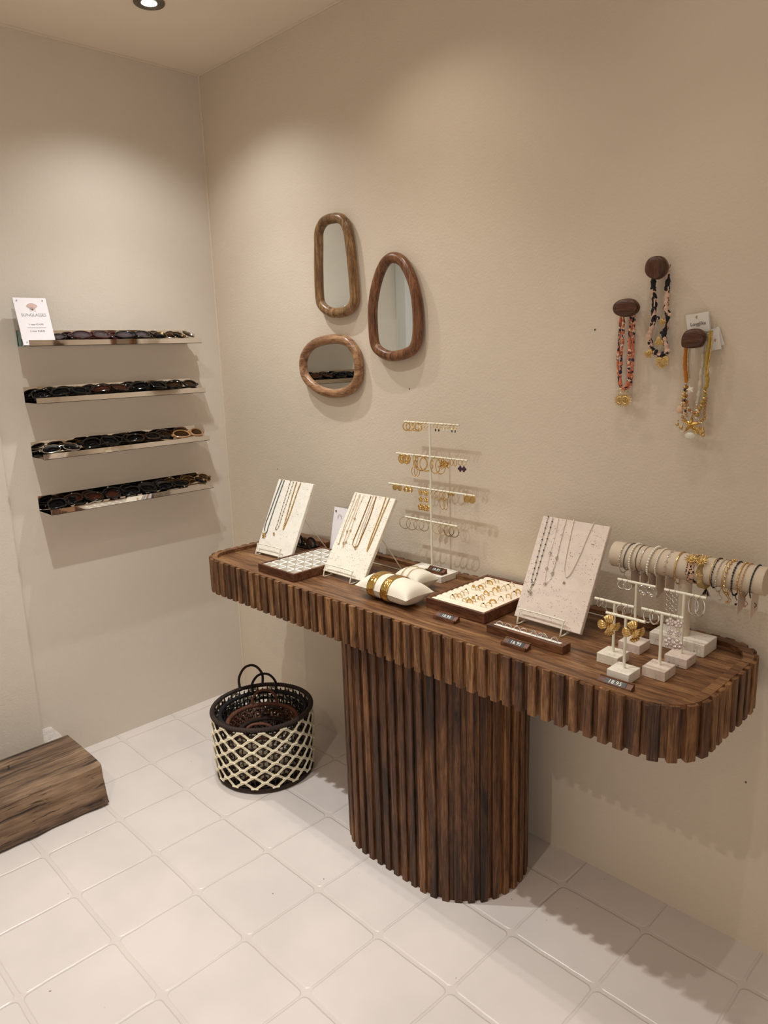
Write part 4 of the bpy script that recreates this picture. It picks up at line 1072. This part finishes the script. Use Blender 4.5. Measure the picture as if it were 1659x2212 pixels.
# ------------------------------------------------------------------ wall knobs and their necklaces
def knob(px, mat, label, stem):
    P = [hit(x, y, 1, -.040) for x, y in px]; c = sum(P, Vector())/len(P)
    t = thing('wall_hook', label, 'wall hook', (c.x, 0, c.z), group='walnut wall knobs')
    L = crv(P, 5, True); n = len(L); m = MB(); prof = [(.90, -.026), (.985, -.030), (1.0, -.036), (.97, -.043), (.88, -.0465), (.55, -.0485), (.2, -.049)]
    vs_ = []
    for f, y in prof:
        for p in L: vs_.append((c.x+(p.x-c.x)*f, y, c.z+(p.z-c.z)*f))
    fs = [(j*n+i, j*n+(i+1) % n, (j+1)*n+(i+1) % n, (j+1)*n+i) for j in range(len(prof)-1) for i in range(n)]
    fs += [tuple(range(n)), tuple(range((len(prof)-1)*n, len(prof)*n))]
    m.add(vs_, fs); m.build('knob_face', mat, t, smooth=50)
    MB().tube([(c.x+stem[0], 0, c.z+stem[1]), (c.x+stem[0], -.028, c.z+stem[1])], .010, 16).build('stem', mat, t)
    return c
z = zz(1310, 640, 90/796)
c1 = knob([z(*q) for q in [(125, 235), (150, 150), (250, 70), (400, 40), (520, 65), (600, 160), (605, 240), (555, 320), (450, 380), (330, 395), (220, 370), (145, 310)]], M_walnut_x, 'oval walnut wall knob holding the floral cord, leftmost and widest', (0, 0))
z = zz(1360, 540, 120/1021)
c2 = knob([z(*q) for q in [(285, 340), (310, 230), (380, 145), (480, 108), (580, 115), (650, 180), (690, 280), (680, 380), (620, 470), (520, 538), (420, 535), (330, 480), (290, 410)]], M_walnut_dk, 'round walnut wall knob holding the leopard cord, highest of the three', (0, 0))
z = zz(1450, 660, 130/959)
c3 = knob([z(*q) for q in [(162, 600), (175, 500), (230, 410), (330, 370), (440, 372), (520, 430), (540, 510), (510, 600), (460, 660), (360, 682), (250, 680), (180, 660)]], M_walnut_x, 'pebble shaped walnut wall knob holding the shell necklaces, rightmost', (0, 0))
def cord(z, pts, r, mat, name, t, y=-.016, vary=.18, n=8, k=6):
    P = crv([hit(*z(*q), 1, y) for q in pts], k)
    rr = [r*(1+vary*math.sin(i*1.1)+vary*.6*math.sin(i*2.7+1)) for i in range(len(P))]
    m = MB(); m.tube(P, rr, n); return m.build(name, mat, t, smooth=80), P
def sun(m, c, R_):
    c = Vector(c)
    for i in range(30):
        an = 2*PI*i/30; d = Vector((math.cos(an), 0, math.sin(an))); m.tube([c+d*R_*.45, c+d*R_*(1 if i % 2 else .8)+Vector((0, -.001, 0))], [R_*.09, R_*.03], 5)
    m.ring(c+Vector((0, -.001, 0)), R_*.45, R_*.10, (0, 1, 0), 22, 6); m.sph(c, (R_*.42, .002, R_*.42), 12, 6)
    for i in range(14):
        a = i*2.4; q = R_*.3*math.sqrt(i/14); m.sph(c+Vector((q*math.cos(a), -.002, q*math.sin(a))), R_*.07, 6, 4)
z = zz(1310, 640, 90/796)
t = thing('cord_necklace', 'orange floral cloth cord necklace with gold sun pendants', 'necklace', (c1.x, -.016, c1.z-.17))
cord(z, [(290, 330), (270, 450), (255, 700), (250, 860), (225, 1080), (215, 1280), (235, 1500), (250, 1680), (300, 1760)], .0033, M_floral, 'cloth_cord', t)
cord(z, [(310, 330), (325, 470), (320, 640), (310, 860), (285, 1060), (280, 1280), (265, 1480), (275, 1680), (320, 1765)], .0035, M_floral, 'cloth_cord', t, -.021)
cord(z, [(470, 330), (470, 430), (455, 640), (440, 860), (440, 1060), (425, 1280), (430, 1500), (410, 1660), (340, 1770)], .0042, M_floral, 'cloth_cord', t, -.021)
cord(z, [(520, 330), (530, 460), (515, 640), (510, 860), (505, 1060), (500, 1280), (480, 1520), (455, 1690), (380, 1760), (330, 1775)], .0038, M_floral, 'cloth_cord', t)
m = MB()
for k_, q in enumerate([(270, 1800), (320, 1790), (375, 1800)]): m.ring(hit(*z(*q), 1, -.020), .0050, .0008, (0, 1, .2*k_), 16, 6)
m.build('jump_ring', M_gold, t)
for q, R_, y in [((262, 1985), .0165, -.018), ((360, 1985), .0180, -.026)]:
    m = MB(); sun(m, hit(*z(*q), 1, y), R_); m.build('sun_pendant', M_gold_rough, t)
z = zz(1360, 540, 120/1021)
t = thing('cord_necklace', 'leopard print cloth necklace with gold hearts on the highest wall knob', 'necklace', (c2.x, -.016, c2.z-.15))
cord(z, [(440, 480), (440, 560), (435, 700), (450, 860), (460, 1000), (445, 1120), (440, 1220), (430, 1330), (405, 1440), (375, 1530), (365, 1620), (380, 1720), (395, 1800), (450, 1880), (510, 1930), (590, 1940), (650, 1890)], .0062, M_leo, 'cloth_cord', t, -.018, .14)
cord(z, [(700, 270), (695, 360), (690, 430), (700, 560), (690, 700), (690, 850), (680, 980), (670, 1080), (700, 1170), (690, 1260), (680, 1380), (650, 1480), (630, 1570), (650, 1680), (680, 1800), (690, 1880), (640, 1910)], .0060, M_leo, 'cloth_cord', t, -.018, .14)
for q, s_ in (((510, 1250), .007), ((335, 1580), .007), ((730, 1190), .007), ((600, 1520), .007), ((700, 1860), .009), ((480, 1870), .009)):
    p = hit(*z(*q), 1, -.02); MB().sph(p, (s_*.9, s_*.6, s_*.6), 10, 7).build('cloth_knot', M_leo, t)
def heart(m, c, s_, rot=0):
    c = Vector(c); L = []
    for i in range(28):
        a = 2*PI*i/28; x = 16*math.sin(a)**3/17; zc = (13*math.cos(a)-5*math.cos(2*a)-2*math.cos(3*a)-math.cos(4*a))/17
        x, zc = x*math.cos(rot)-zc*math.sin(rot), x*math.sin(rot)+zc*math.cos(rot); L.append(c+Vector((x*s_, -.0014, zc*s_)))
    n = len(L); m.add(L+[c+Vector((0, -.0030, 0))]+[p+Vector((0, .0024, 0)) for p in L], [(i, (i+1) % n, n) for i in range(n)]+[(i, (i+1) % n, n+1+(i+1) % n, n+1+i) for i in range(n)]+[tuple(range(n+1, 2*n+1))])
for q, s_, r_ in (((605, 2050), .0168, .1), ((545, 1680), .0112, -.9), ((355, 1900), .0112, .5), ((605, 1315), .0084, -.6)):
    m = MB(); p = hit(*z(*q), 1, -.025); heart(m, p, s_, r_)
    for i in range(-4, 5):
        for j in range(-3, 4):
            if abs(i)+abs(j) < 6 and j < 3 : m.ring(p+Vector((i*s_*.2, -.0028, j*s_*.22-s_*.1)), s_*.10, s_*.035, (0, 1, 0), 8, 4) if (abs(i)*.2 < .9-abs(j+1)*.22 and s_ > .008) else None
    m.build('heart_charm', M_gold_rough, t)
z = zz(1450, 660, 130/959)
t = thing('cord_necklace', 'bundle of orange, mustard and cream cord necklaces with gold starfish', 'necklace', (c3.x, -.02, c3.z-.18))
cord(z, [(235, 640), (222, 800), (215, 950), (228, 1100), (238, 1230)], .0042, M_yarn_or, 'orange_cord', t, -.022, .1)
cord(z, [(262, 640), (258, 760), (258, 900), (268, 1060), (270, 1200)], .0017, M_gold_rough, 'metallic_cord', t, -.020, .1)
cord(z, [(300, 640), (292, 760), (285, 900), (288, 1060), (290, 1160)], .0022, M_yarn_cr, 'cream_cord', t, -.016, .15)
cord(z, [(500, 640), (505, 760), (510, 900), (480, 1060), (465, 1250), (440, 1420), (415, 1560)], .0042, M_yarn_cr, 'cream_cord', t, -.020, .25)
cord(z, [(635, 400), (620, 480), (600, 620), (575, 780), (560, 960), (568, 1100), (580, 1180), (560, 1300)], .0042, M_yarn_ye, 'mustard_cord', t, -.030, .15)
cord(z, [(650, 420), (640, 620), (620, 780), (590, 960), (575, 1110)], .0018, M_gold_rough, 'metallic_cord', t, -.032, .15)
def beads(pts, spec, y=-.022):
    P = crv([hit(*z(*q), 1, y) for q in pts], 8); i = 0; acc = 0; last = P[0]; M_ = {}
    tot = sum((b-a).length for a, b in zip(P, P[1:])); s = 0
    Q = along(P, .0005); pos = 0
    while pos < len(Q):
        mt, r = spec[i % len(spec)]; M_.setdefault(mt, MB()).sph(Q[min(len(Q)-1, pos)], (r, r, r*.85), 10, 7); pos += int((r+spec[(i+1) % len(spec)][1])*.88/.0005); i += 1
    for mt, mb in M_.items(): mb.build('bead_strand', mt, t, smooth=80)
beads([(232, 1245), (240, 1400), (245, 1560), (280, 1650), (340, 1700), (400, 1720)], [(M_silver, .0038), (M_yarn_or, .0044), (M_bead_tan, .0042), (M_pearl, .0036), (M_yarn_or, .0038)])
beads([(262, 1300), (200, 1400), (180, 1500), (170, 1620), (165, 1740), (210, 1820), (260, 1860), (340, 1880), (430, 1860), (500, 1830)], [(M_gold, .0040), (M_bead_tan, .0036), (M_pearl, .0034), (M_gold_rough, .0040)], -.018)
beads([(545, 1310), (540, 1370), (535, 1440), (510, 1520), (480, 1600), (440, 1680), (410, 1760)], [(M_yarn_ye, .0050), (M_gold, .0046), (M_yarn_ye, .0044), (M_gold_rough, .0048)], -.026)
beads([(410, 1580), (408, 1640), (412, 1700), (400, 1790), (480, 1820)], [(M_silver, .0036), (M_bead_tan, .0034), (M_pearl, .0036)], -.026)
beads([(560, 1480), (545, 1600), (530, 1700), (540, 1770), (510, 1840)], [(M_bead_tan, .0038), (M_gold_rough, .0036)], -.018)
beads([(215, 1300), (205, 1480), (220, 1640), (240, 1760)], [(M_gold_rough, .0040), (M_bead_dk, .0030), (M_gold, .0036), (M_bead_tan, .0034)], -.028)
m = MB(); m.sph(hit(*z(135, 1655), 1, -.026), (.0072, .0040, .0088), 14, 10); m.build('cowrie_shell', M_peach, t, 'peach cowrie shell')
m = MB(); m.sph(hit(*z(300, 2075), 1, -.018), (.0130, .0045, .0080), 16, 10); m.sph(hit(*z(190, 2000), 1, -.018), (.0065, .0040, .0050), 12, 8); m.build('white_shell', M_pearl, t, 'white shell')
m = MB(); star(m, hit(*z(315, 1900), 1, -.034), .0265, (1, 0, -.08), (.08, 0, 1), .0030, 5, .30); m.build('starfish_charm', M_gold_ham, t, 'gold starfish')
m = MB(); star(m, hit(*z(300, 1340), 1, -.030), .0095, (1, 0, .3), (-.3, 0, 1), .0014, 5, .5); m.build('small_starfish', M_pearl, t)
m = MB()
for i in range(34):
    q = random.choice([(430, 2010), (480, 2030), (410, 1990), (130, 1920), (120, 1860), (460, 1970)]); m.sph(hit(*z(q[0]+random.uniform(-40, 45), q[1]+random.uniform(-38, 38)), 1, -.024), random.uniform(.0022, .0046), 7, 5)
m.build('coral_charm', M_gold_rough, t, 'knobbly gold coral charms')
def card(pts, y, hole, name_lines, label):
    P = [hit(*z(*q), 1, y) for q in pts]
    o = thing('price_card', label, 'tag', P[0], group='white price cards on the wall knob')
    MB().extr(P, (0, .0006, 0)).build('card', M_card, o, smooth=0)
    MB().tube([hit(*z(*hole), 1, y-.0003), hit(*z(*hole), 1, y-.0001)], .0034, 18).build('punched_hole', M_bead_tan, o)
    for (tx, q, sz, ang) in name_lines:
        a = math.radians(ang); text(tx, sz, M_ink, hit(*z(*q), 1, y-.0006), (math.cos(a), 0, math.sin(a)), (-math.sin(a), 0, math.cos(a)), o, 'lettering', .00008)
card([(228, 155), (590, 93), (618, 410), (262, 420)], -.012, (413, 184), [('Lovelika', (425, 290), .0105, 6), ('Paris', (428, 322), .0048, 6)], 'white price card with lettering, above the pebble shaped knob')
card([(240, 160), (604, 96), (640, 396), (300, 420)], -.008, (420, 186), [], 'white price card right behind the lettered card')
card([(420, 440), (755, 388), (800, 690), (475, 757)], -.012, (708, 552), [('Lovelika', (588, 540), .0105, -82)], 'white price card turned sideways, right of the pebble shaped knob')
card([(540, 420), (760, 332), (848, 620), (600, 700)], -.007, (700, 470), [], 'white price card tilted behind the sideways card')

# ------------------------------------------------------------------ baskets
BX, BY = .628, -.335
def basket(cx, cy, z0, R0, R1, h, cordm, label, lattice=True, handles=((0, .06),), hm=None, tilt=0, fine=1.0, name='woven_basket'):
    t = thing(name, label, 'basket', (cx, cy, z0), (tilt, tilt*.6, 0), 'nested woven baskets')
    def Rz(f): return R0+(R1-R0)*f+.004*math.sin(PI*f)
    def pt(a, f, dr=0.0): r = Rz(f)+dr; return Vector((r*math.cos(a), r*math.sin(a), h*f))
    B = lambda m, n, mm, **k: m.build(n, mm, t, world=False, **k)
    m = MB()
    for i in range(3): m.ring((0, 0, .005+.004*i), Rz(0)-.001*i, .0042, (0, 0, 1), 60, 7)
    B(m, 'base_ring', cordm)
    m = MB()
    for i in range(12): m.ring((0, 0, .004), Rz(0)*(i+.5)/12, .0075*Rz(0)/.17, (0, 0, 1), 44, 6)
    B(m, 'woven_bottom', cordm)
    m = MB(); m.ring((0, 0, h), Rz(1), .0072, (0, 0, 1), 72, 10)
    for i in range(110): a = 2*PI*i/110; m.ring(pt(a, 1), .0076, .0014, (-math.sin(a)+.25*math.cos(a), math.cos(a), .25), 9, 4)
    B(m, 'rim', cordm, smooth=60)
    m = MB(); ns = 30
    for i in range(ns): a = 2*PI*(i+.5)/ns; m.tube([pt(a, q/8, -.004) for q in range(9)], .0024, 6)
    for j in range(1, int(9*fine)+1): m.ring((0, 0, h*j/(9*fine+1)), Rz(j/(9*fine+1))-.005, .0028, (0, 0, 1), 50, 6)
    for i in range(ns*2):
        a = 2*PI*i/(ns*2); m.tube([pt(a, (q+.5)/14, -.007+.003*(-1)**(i+q)) for q in range(14)], .0026, 5)
    B(m, 'inner_weave', cordm)
    if lattice:
        nr, nc = int(9*fine), 15 if h > .2 else 13; m = MB()
        f0, f1 = .085, .955
        for r in range(nr+1):
            for c in range(nc):
                fa = f0+(f1-f0)*r/nr; st = (f1-f0)/nr
                a = 2*PI*(c+.5*(r % 2))/nc; da = PI/nc
                for sgn in (-1, 1):
                    if r >= nr: continue
                    A_, B_ = pt(a+da*.12*sgn, fa, .0032), pt(a+sgn*da*1.04, fa+st*1.02, .0030+.0012*sgn)
                    up_ = Vector((0, 0, .0027))
                    for s2 in (-1, 1): m.tube(crv([A_+up_*s2, (A_+B_)/2*1.004+up_*s2+Vector((0, 0, .0015)), B_+up_*s2], 3), .0023, 5)
                k0 = pt(a, fa, .0035); d = Vector((-math.sin(a), math.cos(a), 0))
                m.tube([k0-d*da*Rz(fa)*.34, k0+Vector((0, 0, .001)), k0+d*da*Rz(fa)*.34], .0036, 6)
        B(m, 'raffia_lattice', M_rope_cream, label='cream knotted raffia net', smooth=60)
    for (a, hh) in handles:
        P = [pt(a-.28*.15/R1, .97), pt(a-.30*.15/R1, 1.0)+Vector((0, 0, hh*.5)), pt(a-.17*.15/R1, 1)+Vector((0, 0, hh*.92)), pt(a, 1)+Vector((0, 0, hh*1.04)), pt(a+.17*.15/R1, 1)+Vector((0, 0, hh*.92)), pt(a+.30*.15/R1, 1.0)+Vector((0, 0, hh*.5)), pt(a+.28*.15/R1, .97)]
        Q = crv(P, 7); m = MB(); m.tube(Q, .0042, 8)
        for q0, q1 in zip(along(Q, .0042), along(Q, .0042)[1:]): m.ring((q0+q1)/2, .0044, .0012, (q1-q0), 8, 4)
        B(m, 'handle', hm or cordm, smooth=60)
basket(BX, BY, 0, .168, .174, .240, M_rope_dark, 'large round basket in cream raffia net, standing on the floor', handles=((math.radians(158), .082),))
basket(BX-.002, BY+.004, .016, .140, .152, .204, M_rope_black, 'black cord basket nested directly inside the large basket', handles=((math.radians(142), .070),), fine=.9)
basket(BX+.024, BY-.018, .030, .108, .122, .170, M_rope_red, 'red brown basket nested inside the black basket', handles=((math.radians(140), .055), (math.radians(-40), .050)), fine=.8)
basket(BX+.034, BY-.020, .044, .078, .090, .120, M_rope_dark, 'smallest dark brown basket at the heart of the nested baskets', lattice=True, handles=((math.radians(120), .045), (math.radians(-50), .04)), fine=.7)
